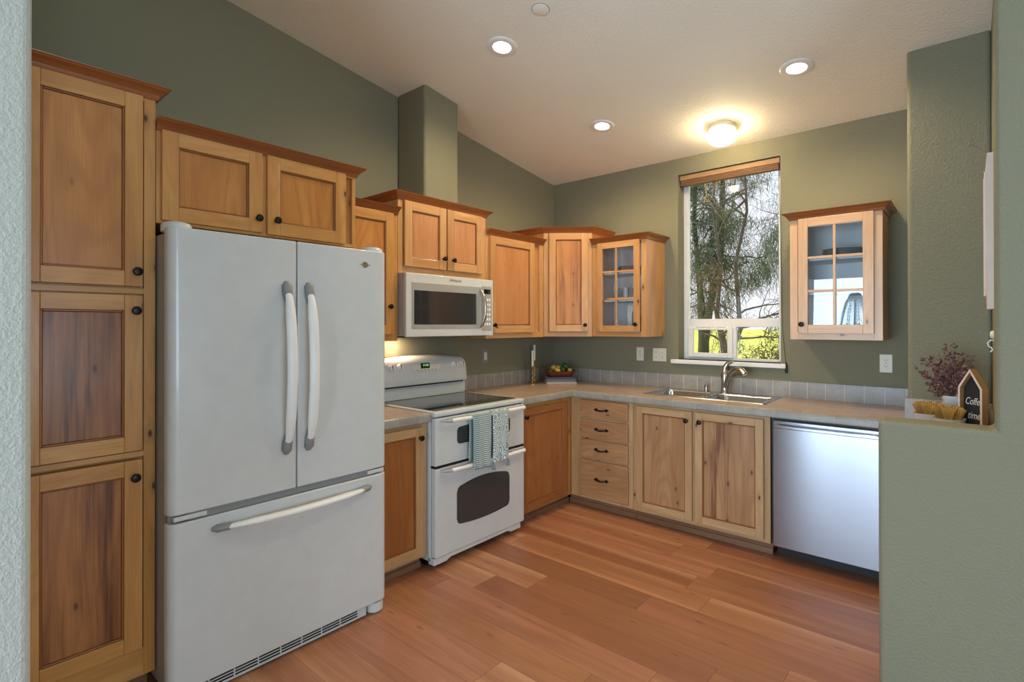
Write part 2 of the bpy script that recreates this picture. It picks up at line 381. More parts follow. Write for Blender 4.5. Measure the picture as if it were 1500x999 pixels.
# ------------------------------------------------------------------ mesh builder
class MB:
    def __init__(s, X=None):
        s.v = []; s.f = []; s.uv = []; s.mi = []; s.mats = []; s.X = X
    def mat(s, m):
        m = M[m] if isinstance(m, str) else m
        if m not in s.mats: s.mats.append(m)
        return s.mats.index(m)
    def add(s, verts, faces, m, uvs=None):
        b = len(s.v); k = s.mat(m)
        s.v += [tuple(s.X @ Vector(p)) if s.X else tuple(p) for p in verts]
        for i, f in enumerate(faces):
            s.f.append(tuple(b + j for j in f)); s.mi.append(k)
            s.uv.append(uvs[i] if uvs else [(verts[j][0], verts[j][2]) for j in f])
    def box(s, x0, x1, y0, y1, z0, z1, m='frame', g='z'):
        """g = axis of the wood grain"""
        v = [(x, y, z) for x in (x0, x1) for y in (y0, y1) for z in (z0, z1)]
        F = [((0, 1, 3, 2), 0), ((4, 6, 7, 5), 0), ((0, 4, 5, 1), 1), ((2, 3, 7, 6), 1), ((0, 2, 6, 4), 2), ((1, 5, 7, 3), 2)]
        ga = 'xyz'.index(g); ru, rv = random.uniform(0, 60), random.uniform(0, 60)
        faces, uvs = [], []
        for f, n in F:
            ax = [a for a in range(3) if a != n]
            if ga in ax: va = ga; ua = [a for a in ax if a != ga][0]
            else: ua, va = ax
            faces.append(f); uvs.append([(v[j][ua] + ru + n * 0.37, v[j][va] + rv) for j in f])
        s.add(v, faces, m, uvs); return s
    def prism(s, pts, axis, a0, a1, m='frame', g='z'):
        """polygon pts in the plane normal to axis, extruded a0..a1"""
        ai = 'xyz'.index(axis); n = len(pts)
        def mk(p, a):
            q = [p[0], p[1]]; q.insert(ai, a); return tuple(q)
        v = [mk(p, a0) for p in pts] + [mk(p, a1) for p in pts]
        f = [tuple(range(n)), tuple(range(2 * n - 1, n - 1, -1))] + [(i, (i + 1) % n, n + (i + 1) % n, n + i) for i in range(n)]
        ru, rv = random.uniform(0, 60), random.uniform(0, 60); ga = 'xyz'.index(g)
        oth = [a for a in range(3) if a != ga]
        uvs = [[(v[j][oth[0]] + v[j][oth[1]] + ru, v[j][ga] + rv) for j in q] for q in f]
        s.add(v, f, m, uvs); return s
    def tube(s, path, rad, m, seg=10, cap=True, flat=1.0):
        """round tube along path, rad number or list; flat squeezes it"""
        P = [Vector(p) for p in path]; n = len(P)
        R = rad if isinstance(rad, (list, tuple)) else [rad] * n
        v = []; up = None
        for i in range(n):
            d = (P[min(i + 1, n - 1)] - P[max(i - 1, 0)]).normalized()
            if up is None:
                up = Vector((0, 0, 1)) if abs(d.z) < 0.9 else Vector((1, 0, 0))
            a = d.cross(up)
            if a.length < 1e-6: a = d.cross(Vector((0, 1, 0)))
            a.normalize(); b = a.cross(d).normalized(); up = b
            for k in range(seg):
                t = 2 * PI * k / seg
                v.append(tuple(P[i] + a * math.cos(t) * R[i] + b * math.sin(t) * R[i] * flat))
        f = [(i * seg + k, i * seg + (k + 1) % seg, (i + 1) * seg + (k + 1) % seg, (i + 1) * seg + k) for i in range(n - 1) for k in range(seg)]
        if cap: f += [tuple(range(seg))[::-1], tuple((n - 1) * seg + k for k in range(seg))]
        s.add(v, f, m, [[(k % seg * 0.01, k // seg * 0.05) for k in q] for q in f]); return s
    def lathe(s, prof, c, m, seg=24, axis=(0, 0, 1), cap=True, sx=1.0, sy=1.0):
        """profile [(r, h)] spun about axis through c"""
        A = Vector(axis).normalized(); B = A.orthogonal().normalized(); C2 = A.cross(B); c = Vector(c)
        v = []
        for r, h in prof:
            for k in range(seg):
                t = 2 * PI * k / seg
                v.append(tuple(c + A * h + B * math.cos(t) * r * sx + C2 * math.sin(t) * r * sy))
        n = len(prof)
        f = [(i * seg + k, i * seg + (k + 1) % seg, (i + 1) * seg + (k + 1) % seg, (i + 1) * seg + k) for i in range(n - 1) for k in range(seg)]
        if cap: f += [tuple(range(seg))[::-1], tuple((n - 1) * seg + k for k in range(seg))]
        s.add(v, f, m, [[(k % seg * 0.01, k // seg * 0.02) for k in q] for q in f]); return s
    def build(s, name, parent=None, bevel=0.0, smooth=False, seg=2, angle=0.6, solid=0.0):
        off = Vector((0, 0, 0)); p = parent
        while p: off += p.location; p = p.parent
        me = bpy.data.meshes.new(name)
        me.from_pydata([tuple(Vector(q) - off) for q in s.v], [], s.f)
        for m_ in s.mats: me.materials.append(m_)
        ul = me.uv_layers.new(name='UVMap'); li = 0
        for pi, poly in enumerate(me.polygons):
            poly.material_index = s.mi[pi]
            for j in range(len(s.f[pi])): ul.data[poly.loop_start + j].uv = s.uv[pi][j]
        bm = bmesh.new(); bm.from_mesh(me); bmesh.ops.recalc_face_normals(bm, faces=bm.faces); bm.to_mesh(me); bm.free()
        if smooth:
            me.polygons.foreach_set('use_smooth', [True] * len(me.polygons))
            try: me.set_sharp_from_angle(angle=angle)
            except Exception: pass
        o = bpy.data.objects.new(name, me); COL.objects.link(o)
        if parent: o.parent = parent
        if solid:
            md = o.modifiers.new('thickness', 'SOLIDIFY'); md.thickness = solid; md.offset = 0
        if bevel:
            md = o.modifiers.new('edge', 'BEVEL'); md.width = bevel; md.segments = seg; md.limit_method = 'ANGLE'; md.angle_limit = 0.7
        return o

def tag(o, label=None, cat=None, group=None, kind=None):
    if label: o['label'] = label
    if cat: o['category'] = cat
    if group: o['group'] = group
    if kind: o['kind'] = kind
    return o
def thing(name, loc, label, cat, group=None):
    o = bpy.data.objects.new(name, None); COL.objects.link(o); o.location = loc; o.empty_display_size = 0.1
    return tag(o, label, cat, group)
def recenter(o):
    """put a one-mesh thing's origin at the middle of its base"""
    vs = [v.co for v in o.data.vertices]
    c = Vector(((min(v.x for v in vs) + max(v.x for v in vs)) / 2, (min(v.y for v in vs) + max(v.y for v in vs)) / 2, min(v.z for v in vs)))
    o.data.transform(Matrix.Translation(-c)); o.location = o.location + c
    return o
def struct(o): return tag(o, kind='structure')
def text_mesh(name, body, size, mat, mtx, extrude=0.0006, parent=None, italic=False):
    cu = bpy.data.curves.new(name, 'FONT'); cu.body = body; cu.size = size; cu.extrude = extrude; cu.align_x = 'CENTER'; cu.align_y = 'CENTER'
    if italic: cu.shear = 0.3
    tmp = bpy.data.objects.new(name + '_src', cu); COL.objects.link(tmp)
    dg = bpy.context.evaluated_depsgraph_get()
    me = bpy.data.meshes.new_from_object(tmp.evaluated_get(dg)); bpy.data.objects.remove(tmp)
    me.transform(mtx)
    if parent:
        off = Vector((0, 0, 0)); p = parent
        while p: off += p.location; p = p.parent
        me.transform(Matrix.Translation(-off))
    me.materials.clear(); me.materials.append(M[mat])
    o = bpy.data.objects.new(name, me); COL.objects.link(o)
    if parent: o.parent = parent
    return o
def dup(o, delta, label=None):
    """copy a thing with its parts and sub-parts"""
    def cp_(a, par):
        c = a.copy(); COL.objects.link(c)
        if par: c.parent = par
        for ch in a.children: cp_(ch, c)
        return c
    r = cp_(o, None); r.location = o.location + Vector(delta)
    if label: r['label'] = label
    return r

# local frames (u = along the run as seen from the room, n = out of the wall, z)
XL = Matrix(((0, 1, 0, 0), (1, 0, 0, 0), (0, 0, 1, 0), (0, 0, 0, 1)))           # run on the left wall: u = +y, n = +x
XB = Matrix(((1, 0, 0, 0), (0, -1, 0, 0), (0, 0, 1, 0), (0, 0, 0, 1)))          # run on the back wall: u = +x, n = -y

# ------------------------------------------------------------------ setting
CZ = lambda y: 2.788 - 0.137 * y
o = MB().box(-0.15, 6.6, -6.65, 0.16, -0.12, 0, 'floor').build('floor'); struct(o)
o = MB().prism([(0.20, CZ(0.20)), (-6.7, CZ(-6.7)), (-6.7, CZ(-6.7) + 0.12), (0.20, CZ(0.20) + 0.12)], 'x', -0.15, 6.65, 'ceiling').build('ceiling'); struct(o)
o = MB().prism([(0.16, 0), (-6.65, 0), (-6.65, CZ(-6.65) + 0.03), (0.16, CZ(0.16) + 0.03)], 'x', -0.14, 0, 'wall').build('wall_left'); struct(o)
b = MB(); WX0, WX1, WZ0, WZ1 = 1.254, 2.02, 1.152, 2.652
for a in ((0, WX0, 0, 2.82), (WX1, 3.25, 0, 2.82), (WX0, WX1, 0, WZ0), (WX0, WX1, WZ1, 2.82)):
    b.box(a[0], a[1], 0, 0.16, a[2], a[3], 'wall')
struct(b.build('wall_back'))
o = MB().prism([(-0.645, 0), (0, 0), (0, CZ(0) + 0.03), (-0.645, CZ(-0.645) + 0.03)], 'x', 2.796, 3.128, 'wall').build('wall_pier', bevel=0.018, seg=4); struct(o)
o = MB().prism([(-1.47, 0), (0.16, 0), (0.16, 2.82), (-1.47, CZ(-1.47) + 0.03)], 'x', 3.128, 3.25, 'wall').build('wall_right'); struct(o)
o = MB().prism([(2.766, 0), (6.5, 0), (6.5, 3.06), (3.111, 3.06), (3.111, 1.05), (2.766, 1.05)], 'y', -1.60, -1.445, 'wall').build('wall_half', bevel=0.018, seg=4); struct(o)
struct(MB().box(2.80, 3.128, -1.445, -0.66, 0, 0.868, 'wall').build('wall_peninsula'))
struct(MB().box(0.0, 1.36, -4.10, -3.929, 0, 3.40, 'wall_pale').build('wall_jamb', bevel=0.018, seg=4))
# rest of the living room behind the camera
b = MB()
for a in ((-0.14, 0.85, 0, 3.75), (3.1, 6.6, 0, 3.75), (0.85, 3.1, 2.2, 3.75)):
    b.box(a[0], a[1], -6.65, -6.5, a[2], a[3], 'wall_pale')
struct(b.build('wall_living_rear'))
struct(MB().box(6.5, 6.62, -6.5, -1.445, 0, 3.75, 'wall_pale').build('wall_living_side'))

# window in the back wall
win = MB(); y0, y1 = 0.115, 0.15
def ring(b, x0, x1, z0, z1, w, ya, yb, m, wt=None, wb_=None):
    wt = w if wt is None else wt; wb_ = w if wb_ is None else wb_
    b.box(x0, x0 + w, ya, yb, z0, z1, m); b.box(x1 - w, x1, ya, yb, z0, z1, m)
    b.box(x0 + w, x1 - w, ya, yb, z1 - wt, z1, m, 'x'); b.box(x0 + w, x1 - w, ya, yb, z0, z0 + wb_, m, 'x')
W1 = thing('window_1', (1.637, 0.13, WZ0), None, None); struct(W1)
ring(win, WX0, WX1, WZ0, WZ1, 0.040, y0, y1, 'vinyl', wb_=0.02)
win.box(WX0 + 0.04, WX1 - 0.04, y0, y1, 1.415, 1.480, 'vinyl')
win.box(1.640, 1.672, y0, y1, 1.17, 1.415, 'vinyl')
win.build('window_frame', W1, bevel=0.003)
sa = MB(); ring(sa, 1.296, 1.650, 1.172, 1.412, 0.040, 0.100, 0.128, 'vinyl', wt=0.02, wb_=0.036); sa.build('window_sash', W1, bevel=0.003)
g = MB(); g.box(1.30, 1.975, 0.134, 0.138, 1.48, 2.61, 'glass'); g.box(1.67, 1.98, 0.134, 0.138, 1.172, 1.415, 'glass'); g.box(1.336, 1.61, 0.112, 0.116, 1.208, 1.392, 'glass')
g.build('window_pane', W1)
struct(MB().box(1.203, 2.058, -0.035, 0.115, 1.120, 1.152, 'vinyl').build('window_sill', bevel=0.004))
bl = thing('window_blind', (1.64, 0.06, 2.57), 'tan cellular blind raised into a narrow stack at the head of the kitchen window', 'blind')
MB().box(1.262, 2.012, 0.02, 0.085, 2.608, 2.648, 'blind', 'x').build('headrail', bl, bevel=0.004)
sb = MB()
for k in range(4): sb.box(1.268, 2.006, 0.024, 0.080, 2.566 + k * 0.0105, 2.5745 + k * 0.0105, 'blind_dark', 'x')
sb.build('folded_slats', bl, bevel=0.002)
cd = MB(); cd.tube([(2.008, -0.004, 2.60), (2.022, -0.008, 2.2), (2.030, -0.008, 1.7), (2.036, -0.008, 1.36), (2.055, -0.008, 1.16)], 0.0014, 'iron', 6)
cd.lathe([(0.002, 0.075), (0.006, 0.06), (0.009, 0.02), (0.008, 0)], (2.058, -0.010, 1.088), 'iron', 10)
cd.build('pull_cord', bl, smooth=True)

# ------------------------------------------------------------------ cabinet parts
def knob(X, u, n, z, parent):
    c = X @ Vector((u, n, z)); A = (X.to_3x3() @ Vector((0, 1, 0)))
    b = MB(); b.lathe([(0.009, 0), (0.006, 0.006), (0.006, 0.012), (0.0145, 0.017), (0.0165, 0.022), (0.0135, 0.027), (0.006, 0.029)], c, 'iron', 16, axis=A)
    return b.build('knob', parent, smooth=True)
def pull(X, u, n, z, parent):
    b = MB(X); pts = [(u - 0.042, n + 0.006, z + 0.003), (u - 0.03, n + 0.016, z - 0.002), (u, n + 0.024, z - 0.005), (u + 0.03, n + 0.016, z - 0.002), (u + 0.042, n + 0.006, z + 0.003)]
    b.tube(pts, [0.0045, 0.006, 0.0075, 0.006, 0.0045], 'iron', 8)
    for sgn in (-1, 1):
        b.prism([(u + sgn * 0.040, z - 0.014), (u + sgn * 0.066, z), (u + sgn * 0.040, z + 0.014), (u + sgn * 0.034, z)], 'y', n - 0.001, n + 0.007, 'iron')
        b.prism([(u + sgn * 0.032, z - 0.007), (u + sgn * 0.040, z), (u + sgn * 0.032, z + 0.007)], 'y', n - 0.001, n + 0.006, 'iron')
    return b.build('pull', parent, bevel=0.001)
def door(X, u0, u1, z0, z1, n, parent, panel='panel', fr='frame', st=0.058, kn=None):
    b = MB(X); th = 0.021
    b.box(u0, u0 + st, n, n + th, z0, z1, fr, 'z'); b.box(u1 - st, u1, n, n + th, z0, z1, fr, 'z')
    b.box(u0 + st, u1 - st, n, n + th, z0, z0 + st, fr, 'x'); b.box(u0 + st, u1 - st, n, n + th, z1 - st, z1, fr, 'x')
    # small stepped bead round the panel, then the flat panel
    k = 0.007; a, c, d, e = u0 + st, u1 - st, z0 + st, z1 - st
    b.box(a, a + k, n + 0.004, n + 0.016, d, e, 'bead', 'z'); b.box(c - k, c, n + 0.004, n + 0.016, d, e, 'bead', 'z')
    b.box(a + k, c - k, n + 0.004, n + 0.016, d, d + k, 'bead', 'x'); b.box(a + k, c - k, n + 0.004, n + 0.016, e - k, e, 'bead', 'x')
    b.box(a + k, c - k, n + 0.003, n + 0.010, d + k, e - k, panel, 'z')
    o = b.build('door', parent, bevel=0.0022)
    if kn: knob(X, kn[0], n + th, kn[1], o)
    return o
def glass_door(X, u0, u1, z0, z1, n, parent, fr, st, um, zm, kn):
    b = MB(X); th = 0.021; mw = 0.008
    b.box(u0, u0 + st, n, n + th, z0, z1, fr, 'z'); b.box(u1 - st, u1, n, n + th, z0, z1, fr, 'z')
    b.box(u0 + st, u1 - st, n, n + th, z0, z0 + st, fr, 'x'); b.box(u0 + st, u1 - st, n, n + th, z1 - st, z1, fr, 'x')
    b.box(um - mw, um + mw, n + 0.007, n + 0.019, z0 + st, z1 - st, fr, 'z')
    for z in zm:
        b.box(u0 + st, um - mw, n + 0.007, n + 0.019, z - mw, z + mw, fr, 'x'); b.box(um + mw, u1 - st, n + 0.007, n + 0.019, z - mw, z + mw, fr, 'x')
    o = b.build('door', parent, bevel=0.0018)
    g = MB(X); g.box(u0 + st - 0.004, u1 - st + 0.004, n + 0.003, n + 0.006, z0 + st - 0.004, z1 - st + 0.004, 'cab_glass'); g.build('glass', o)
    knob(X, kn[0], n + th, kn[1], o)
    return o
def face(b, u0, u1, z0, z1, n0, n1, rails, stiles, fr, e=0.038):
    """face frame: outer stiles, inner stiles, rails"""
    b.box(u0, u0 + e, n0, n1, z0, z1, fr, 'z'); b.box(u1 - e, u1, n0, n1, z0, z1, fr, 'z')
    us = [u0 + e] + [q for p in stiles for q in p] + [u1 - e]
    for p in stiles: b.box(p[0], p[1], n0, n1, z0, z1, fr, 'z')
    for i in range(0, len(us), 2):
        for (za, zb) in rails: b.box(us[i], us[i + 1], n0, n1, za, zb, fr, 'x')
def carcass(X, u0, u1, D, z0, z1, parent, rails, stiles=(), fr='frame', side=None, name='carcass', e=0.038):
    side = side or fr
    b = MB(X); b.box(u0 + 0.001, u1 - 0.001, 0.004, D - 0.02, z0 + 0.001, z1 - 0.001, side, 'z')
    face(b, u0, u1, z0, z1, D - 0.02, D, rails, stiles, fr, e)
    return b.build(name, parent, bevel=0.001)
CROWN = [(0.0, -0.046), (0.006, -0.046), (0.010, -0.038), (0.013, -0.030), (0.022, -0.020), (0.031, -0.013), (0.036, -0.010), (0.040, -0.004), (0.044, -0.003), (0.045, 0.0), (0.0, 0.0)]
def crown(pts, zt, parent, out):
    """moulding swept along plan polyline pts; out=+1: outward is to the right of travel"""
    P = [Vector(p) for p in pts]; n = len(P); nor = []
    for i in range(n - 1):
        d = (P[i + 1] - P[i]).normalized(); nor.append(Vector((d.y, -d.x)) * out)
    off = []
    for i in range(n):
        if i == 0: off.append(nor[0])
        elif i == n - 1: off.append(nor[-1])
        else:
            s_ = nor[i - 1] + nor[i]; off.append(s_ / (1 + nor[i - 1].dot(nor[i])))
    v = []; K = len(CROWN)
    for i in range(n):
        for (a, h) in CROWN: q = P[i] + off[i] * a; v.append((q.x, q.y, zt + h))
    f = [(i * K + k, i * K + (k + 1) % K, (i + 1) * K + (k + 1) % K, (i + 1) * K + k) for i in range(n - 1) for k in range(K)]
    f += [tuple(range(K)), tuple(range(n * K - 1, (n - 1) * K - 1, -1))]
    acc = [0]
    for i in range(n - 1): acc.append(acc[-1] + (P[i + 1] - P[i]).length)
    uvs = [[(CROWN[j % K][0] + CROWN[j % K][1] + zt * 7, acc[j // K] + zt * 9) for j in q] for q in f]
    b = MB(); b.add(v, f, 'crown', uvs)
    return b.build('crown_moulding', parent, smooth=True, angle=0.35)

# ------------------------------------------------------------------ tall pantry cabinet
t = thing('pantry_cabinet', (0.31, -3.70, 0), 'tall knotty wood pantry cabinet with three stacked doors beside the refrigerator', 'cabinet')
carcass(XL, -3.92, -3.481, 0.62, 0.078, 2.352, t, [(0.078, 0.185), (0.925, 0.945), (1.55, 1.572), (2.30, 2.352)])
door(XL, -3.882, -3.527, 1.578, 2.312, 0.62, t, 'panel', kn=(-3.548, 1.634))
door(XL, -3.882, -3.527, 0.951, 1.544, 0.62, t, 'panel_dark', kn=(-3.551, 1.485))
door(XL, -3.882, -3.527, 0.193, 0.917, 0.62, t, 'panel_dark', kn=(-3.553, 0.852))
b = MB(XL); b.box(-3.92, -3.49, 0.02, 0.555, 0, 0.078, 'toe', 'x'); b.build('toe_board', t)
crown([(0.62, -3.925), (0.62, -3.481), (0.005, -3.481)], 2.360, t, 1)

# cabinet over the refrigerator
t = thing('overhead_cabinet', (0.31, -3.03, 1.835), 'deep two door wood cabinet mounted above the refrigerator', 'cabinet')
carcass(XL, -3.479, -2.586, 0.62, 1.834, 2.240, t, [(1.834, 1.85), (2.19, 2.240)], [(-3.082, -3.044)], e=0.02)
door(XL, -3.464, -3.074, 1.846, 2.203, 0.62, t, 'panel', kn=(-3.094, 1.907))
door(XL, -3.051, -2.653, 1.843, 2.203, 0.62, t, 'panel', kn=(-3.011, 1.909))
crown([(0.62, -3.479), (0.62, -2.586), (0.005, -2.586)], 2.246, t, 1)

# narrow wall cabinet beside it
t = thing('wall_cabinet', (0.165, -2.34, 1.33), 'narrow one door wall cabinet half hidden between refrigerator and microwave cabinet', 'cabinet')
carcass(XL, -2.584, -2.100, 0.33, 1.332, 2.160, t, [(1.332, 1.378), (2.12, 2.160)])
door(XL, -2.545, -2.142, 1.374, 2.124, 0.33, t, 'panel', kn=(-2.176, 1.545))
crown([(0.33, -2.584), (0.33, -2.099)], 2.167, t, 1)

# cabinet above the microwave
t = thing('overhead_cabinet', (0.165, -1.70, 1.79), 'two door wall cabinet directly above the white microwave', 'cabinet')
carcass(XL, -2.097, -1.300, 0.33, 1.762, 2.266, t, [(1.762, 1.806), (2.22, 2.266)], [(-1.722, -1.678)], fr='frame_mid')
door(XL, -2.056, -1.707, 1.806, 2.224, 0.33, t, 'panel_pink', 'frame_mid', kn=(-1.735, 1.880))
door(XL, -1.694, -1.354, 1.806, 2.224, 0.33, t, 'panel_pink', 'frame_mid', kn=(-1.648, 1.877))
crown([(0.005, -2.097), (0.33, -2.097), (0.33, -1.300), (0.005, -1.300)], 2.272, t, 1)

# cabinet to the corner
t = thing('wall_cabinet', (0.165, -0.95, 1.33), 'single door rosy wood wall cabinet between the microwave and the tall corner cabinet', 'cabinet')
carcass(XL, -1.298, -0.598, 0.33, 1.332, 2.144, t, [(1.332, 1.376), (2.10, 2.144)], fr='frame_mid', e=0.05)
door(XL, -1.265, -0.740, 1.372, 2.102, 0.33, t, 'panel_pink', 'frame_mid', kn=(-1.236, 1.432))
crown([(0.33, -1.296), (0.33, -0.600)], 2.150, t, 1)

# diagonal corner cabinet
t = thing('corner_cabinet', (0.25, -0.25, 1.335), 'tall diagonal corner wall cabinet with a streaked wood door', 'cabinet')
A0 = Vector((0.33, -0.592)); A1 = Vector((0.640, -0.33)); du = (A1 - A0).normalized(); dn = Vector((du.y, -du.x)); Lc = (A1 - A0).length
XD = Matrix(((du.x, dn.x, 0, A0.x), (du.y, dn.y, 0, A0.y), (0, 0, 1, 0), (0, 0, 0, 1)))
b = MB(); pts = [(0.005, -0.005), (0.005, -0.592), (0.33, -0.592), (0.640, -0.33), (0.640, -0.005)]
b.prism(pts, 'z', 1.335, 2.250, 'panel_soft', 'z')
b2 = MB(XD); face(b2, 0.0, Lc, 1.335, 2.250, 0.0, 0.004, [(1.335, 1.375), (2.20, 2.250)], [], 'frame_mid', 0.036)
off = len(b.v); b.v += b2.v; b.f += [tuple(i + off for i in f) for f in b2.f]; b.uv += b2.uv
km = b.mat('frame_mid'); b.mi += [km] * len(b2.f)
b.build('carcass', t, bevel=0.001)
door(XD, 0.046, Lc - 0.034, 1.378, 2.205, 0.004, t, 'panel_soft', 'frame_mid', kn=(Lc - 0.062, 1.432), st=0.055)
crown([(0.005, -0.592), (0.33, -0.592), (0.640, -0.33), (0.640, -0.005)], 2.254, t, 1)

# glass cabinets (open boxes with shelves)
def glass_cab(u0, u1, D, z0, z1, shelves, label, dr, st, um, zm, kn, fr, cr, sd=None):
    t = thing('glass_door_cabinet', ((u0 + u1) / 2, -D / 2, z0), label, 'cabinet')
    b = MB(XB); p = 0.016; sd = sd or fr
    b.box(u0, u0 + p, 0.001, D - 0.02, z0, z1, sd, 'z'); b.box(u1 - p, u1, 0.001, D - 0.02, z0, z1, sd, 'z')
    b.box(u0 + p, u1 - p, 0.001, D - 0.02, z0, z0 + p, sd, 'x'); b.box(u0 + p, u1 - p, 0.001, D - 0.02, z1 - p, z1, sd, 'x')
    face(b, u0, u1, z0, z1, D - 0.02, D, [(z0, z0 + 0.045), (z1 - 0.045, z1)], [], fr, 0.045)
    b.build('carcass', t, bevel=0.001)
    q = MB(XB); a = 0.003
    q.box(u0 + p, u1 - p, 0.002, 0.008, z0 + p, z1 - p, 'inside'); q.box(u0 + p, u0 + p + a, 0.008, D - 0.022, z0 + p, z1 - p, 'inside'); q.box(u1 - p - a, u1 - p, 0.008, D - 0.022, z0 + p, z1 - p, 'inside')
    q.box(u0 + p + a, u1 - p - a, 0.008, D - 0.022, z0 + p, z0 + p + a, 'inside')
    q.build('liner', t)
    for z in shelves:
        s_ = MB(XB); s_.box(u0 + p + a, u1 - p - a, 0.009, D - 0.03, z - 0.016, z, 'inside'); s_.build('shelf', t)
    glass_door(XB, dr[0], dr[1], dr[2], dr[3], D, t, fr, st, um, zm, kn)
    crown(cr, z1 + 0.006, t, 1)
    return t
M['light_frame'] = wood_mat('light_alder_frame', srgb(226, 186, 146), srgb(208, 164, 122), 0.2, srgb(170, 120, 84), knots=0.8, fig=0.12)
glass_cab(0.642, 1.140, 0.33, 1.338, 2.148, (1.640, 1.866), 'six pane glass door wall cabinet next to the tall corner cabinet', (0.702, 1.088, 1.378, 2.110), 0.050, 0.880, (1.645, 1.866),
          (1.062, 1.437), 'frame_mid', [(0.642, -0.33), (1.140, -0.33), (1.140, 0.0)])
glass_cab(2.158, 2.657, 0.33, 1.336, 2.150, (1.640, 1.858), 'pale six pane glass door wall cabinet hanging alone beside the window', (2.210, 2.615, 1.376, 2.112), 0.055, 2.412, (1.645, 1.858),
          (2.231, 1.434), 'light_frame', [(2.158, 0.0), (2.158, -0.33), (2.657, -0.33), (2.657, 0.0)])

# ------------------------------------------------------------------ base cabinets
def toe(X, u0, u1, t):
    b = MB(X); b.box(u0, u1, 0.02, 0.575, 0, 0.082, 'toe', 'x'); b.box(u0, u1, 0.575, 0.585, 0, 0.036, 'toe', 'x'); b.build('toe_board', t, bevel=0.001)
t = thing('base_cabinet', (0.32, -2.34, 0), 'narrow one door base cabinet between the refrigerator and the range', 'cabinet')
carcass(XL, -2.53, -2.121, 0.635, 0.082, 0.866, t, [(0.082, 0.115), (0.835, 0.866)], fr='pale_frame', side='frame')
door(XL, -2.50, -2.163, 0.105, 0.842, 0.635, t, 'panel_red', 'pale_frame', kn=(-2.187, 0.783), st=0.05); toe(XL, -2.53, -2.124, t)
t = thing('base_cabinet', (0.32, -0.96, 0), 'reddish one door base cabinet between the range and the inside corner', 'cabinet')
carcass(XL, -1.292, -0.637, 0.635, 0.082, 0.866, t, [(0.082, 0.115), (0.83, 0.866)], fr='frame', side='panel_red')
door(XL, -1.262, -0.712, 0.098, 0.832, 0.635, t, 'panel_red', 'panel_red', kn=(-1.235, 0.775), st=0.05); toe(XL, -1.292, -0.590, t)
t = thing('drawer_cabinet', (0.92, -0.32, 0), 'base cabinet with four pine drawers and black arrow pulls, at the inside corner', 'cabinet')
carcass(XB, 0.637, 1.182, 0.635, 0.082, 0.866, t, [(0.082, 0.104), (0.386, 0.404), (0.541, 0.559), (0.697, 0.720), (0.850, 0.866)], fr='pale_frame', e=0.10)
for (za, zb, zp, mm) in ((0.718, 0.852, 0.784, 'pale_panel'), (0.558, 0.700, 0.633, 'pale_panel'), (0.403, 0.544, 0.478, 'pale_panel'), (0.104, 0.388, 0.250, 'pale_panel')):
    b = MB(XB); b.box(0.737, 1.149, 0.635, 0.656, za, zb, mm, 'x'); d = b.build('drawer', t, bevel=0.004)
    pull(XB, 0.928, 0.656, zp, d)
toe(XB, 0.590, 1.182, t)
t = thing('sink_cabinet', (1.65, -0.32, 0), 'two door base cabinet under the sink, one panel streaked dark brown', 'cabinet')
b = MB(XB)
b.box(1.184, 1.202, 0.005, 0.615, 0.083, 0.865, 'pale_frame'); b.box(2.098, 2.116, 0.005, 0.615, 0.083, 0.865, 'pale_frame')
b.box(1.202, 2.098, 0.005, 0.615, 0.083, 0.10, 'pale_frame', 'x'); b.box(1.202, 2.098, 0.005, 0.012, 0.10, 0.865, 'inside')
face(b, 1.184, 2.116, 0.082, 0.866, 0.615, 0.635, [(0.082, 0.112), (0.836, 0.866)], [(1.618, 1.662)], 'pale_frame')
b.build('carcass', t, bevel=0.001)
door(XB, 1.219, 1.629, 0.108, 0.845, 0.635, t, 'pale_panel', 'pale_frame', kn=(1.594, 0.783), st=0.048)
door(XB, 1.651, 2.081, 0.108, 0.845, 0.635, t, 'pale_streak', 'pale_frame', kn=(1.685, 0.783), st=0.048)
toe(XB, 1.184, 2.116, t)

# ------------------------------------------------------------------ countertops
def bull(b, pts, z0, z1, r, m, closed_out=1):
    pass
ct = thing('countertop', (1.2, -0.3, 0.868), 'beige tiled countertop with grey edge tiles running round the corner and under the window', 'countertop')
b = MB(); T0, T1 = 0.872, 0.914
SX0, SX1, SY0, SY1 = 1.205, 2.020, -0.462, -0.05     # sink cut-out
b.box(0.0, 0.648, -1.296, -0.0005, T0, T1, 'top'); b.box(0.648, SX0, -0.648, -0.0005, T0, T1, 'top')
b.box(SX0, SX1, -0.648, SY0, T0, T1, 'top'); b.box(SX0, SX1, SY1, -0.0005, T0, T1, 'top')
b.box(SX1, 2.795, -0.648, -0.0005, T0, T1, 'top'); b.box(2.795, 3.127, -1.444, -0.646, T0, T1, 'top')
b.build('top_surface', ct)
def edge_prof(n0, sgn=1):
    return [(n0, T0 - 0.006), (n0 + 0.018, T0 - 0.006), (n0 + 0.022, T0 - 0.002), (n0 + 0.022, T1 - 0.010), (n0 + 0.019, T1 - 0.003), (n0 + 0.012, T1 + 0.0005), (n0, T1 + 0.0005)]
b = MB()
b.prism([(p[0], p[1]) for p in edge_prof(0.648)], 'y', -1.296, -0.670, 'edge_y')
b.prism([(-p[0], p[1]) for p in edge_prof(0.648)], 'x', 0.670, 2.780, 'edge_x')
b.box(0.648, 0.670, -0.670, -0.648, T0 - 0.006, T1 + 0.0003, 'edge_x')
b.build('front_edge', ct, smooth=True, angle=0.5)
ct = thing('countertop', (0.33, -2.33, 0.868), 'short tiled countertop segment between the refrigerator and the range', 'countertop')
b = MB(); b.box(0.0, 0.648, -2.535, -2.119, T0, T1, 'top'); b.build('top_surface', ct)
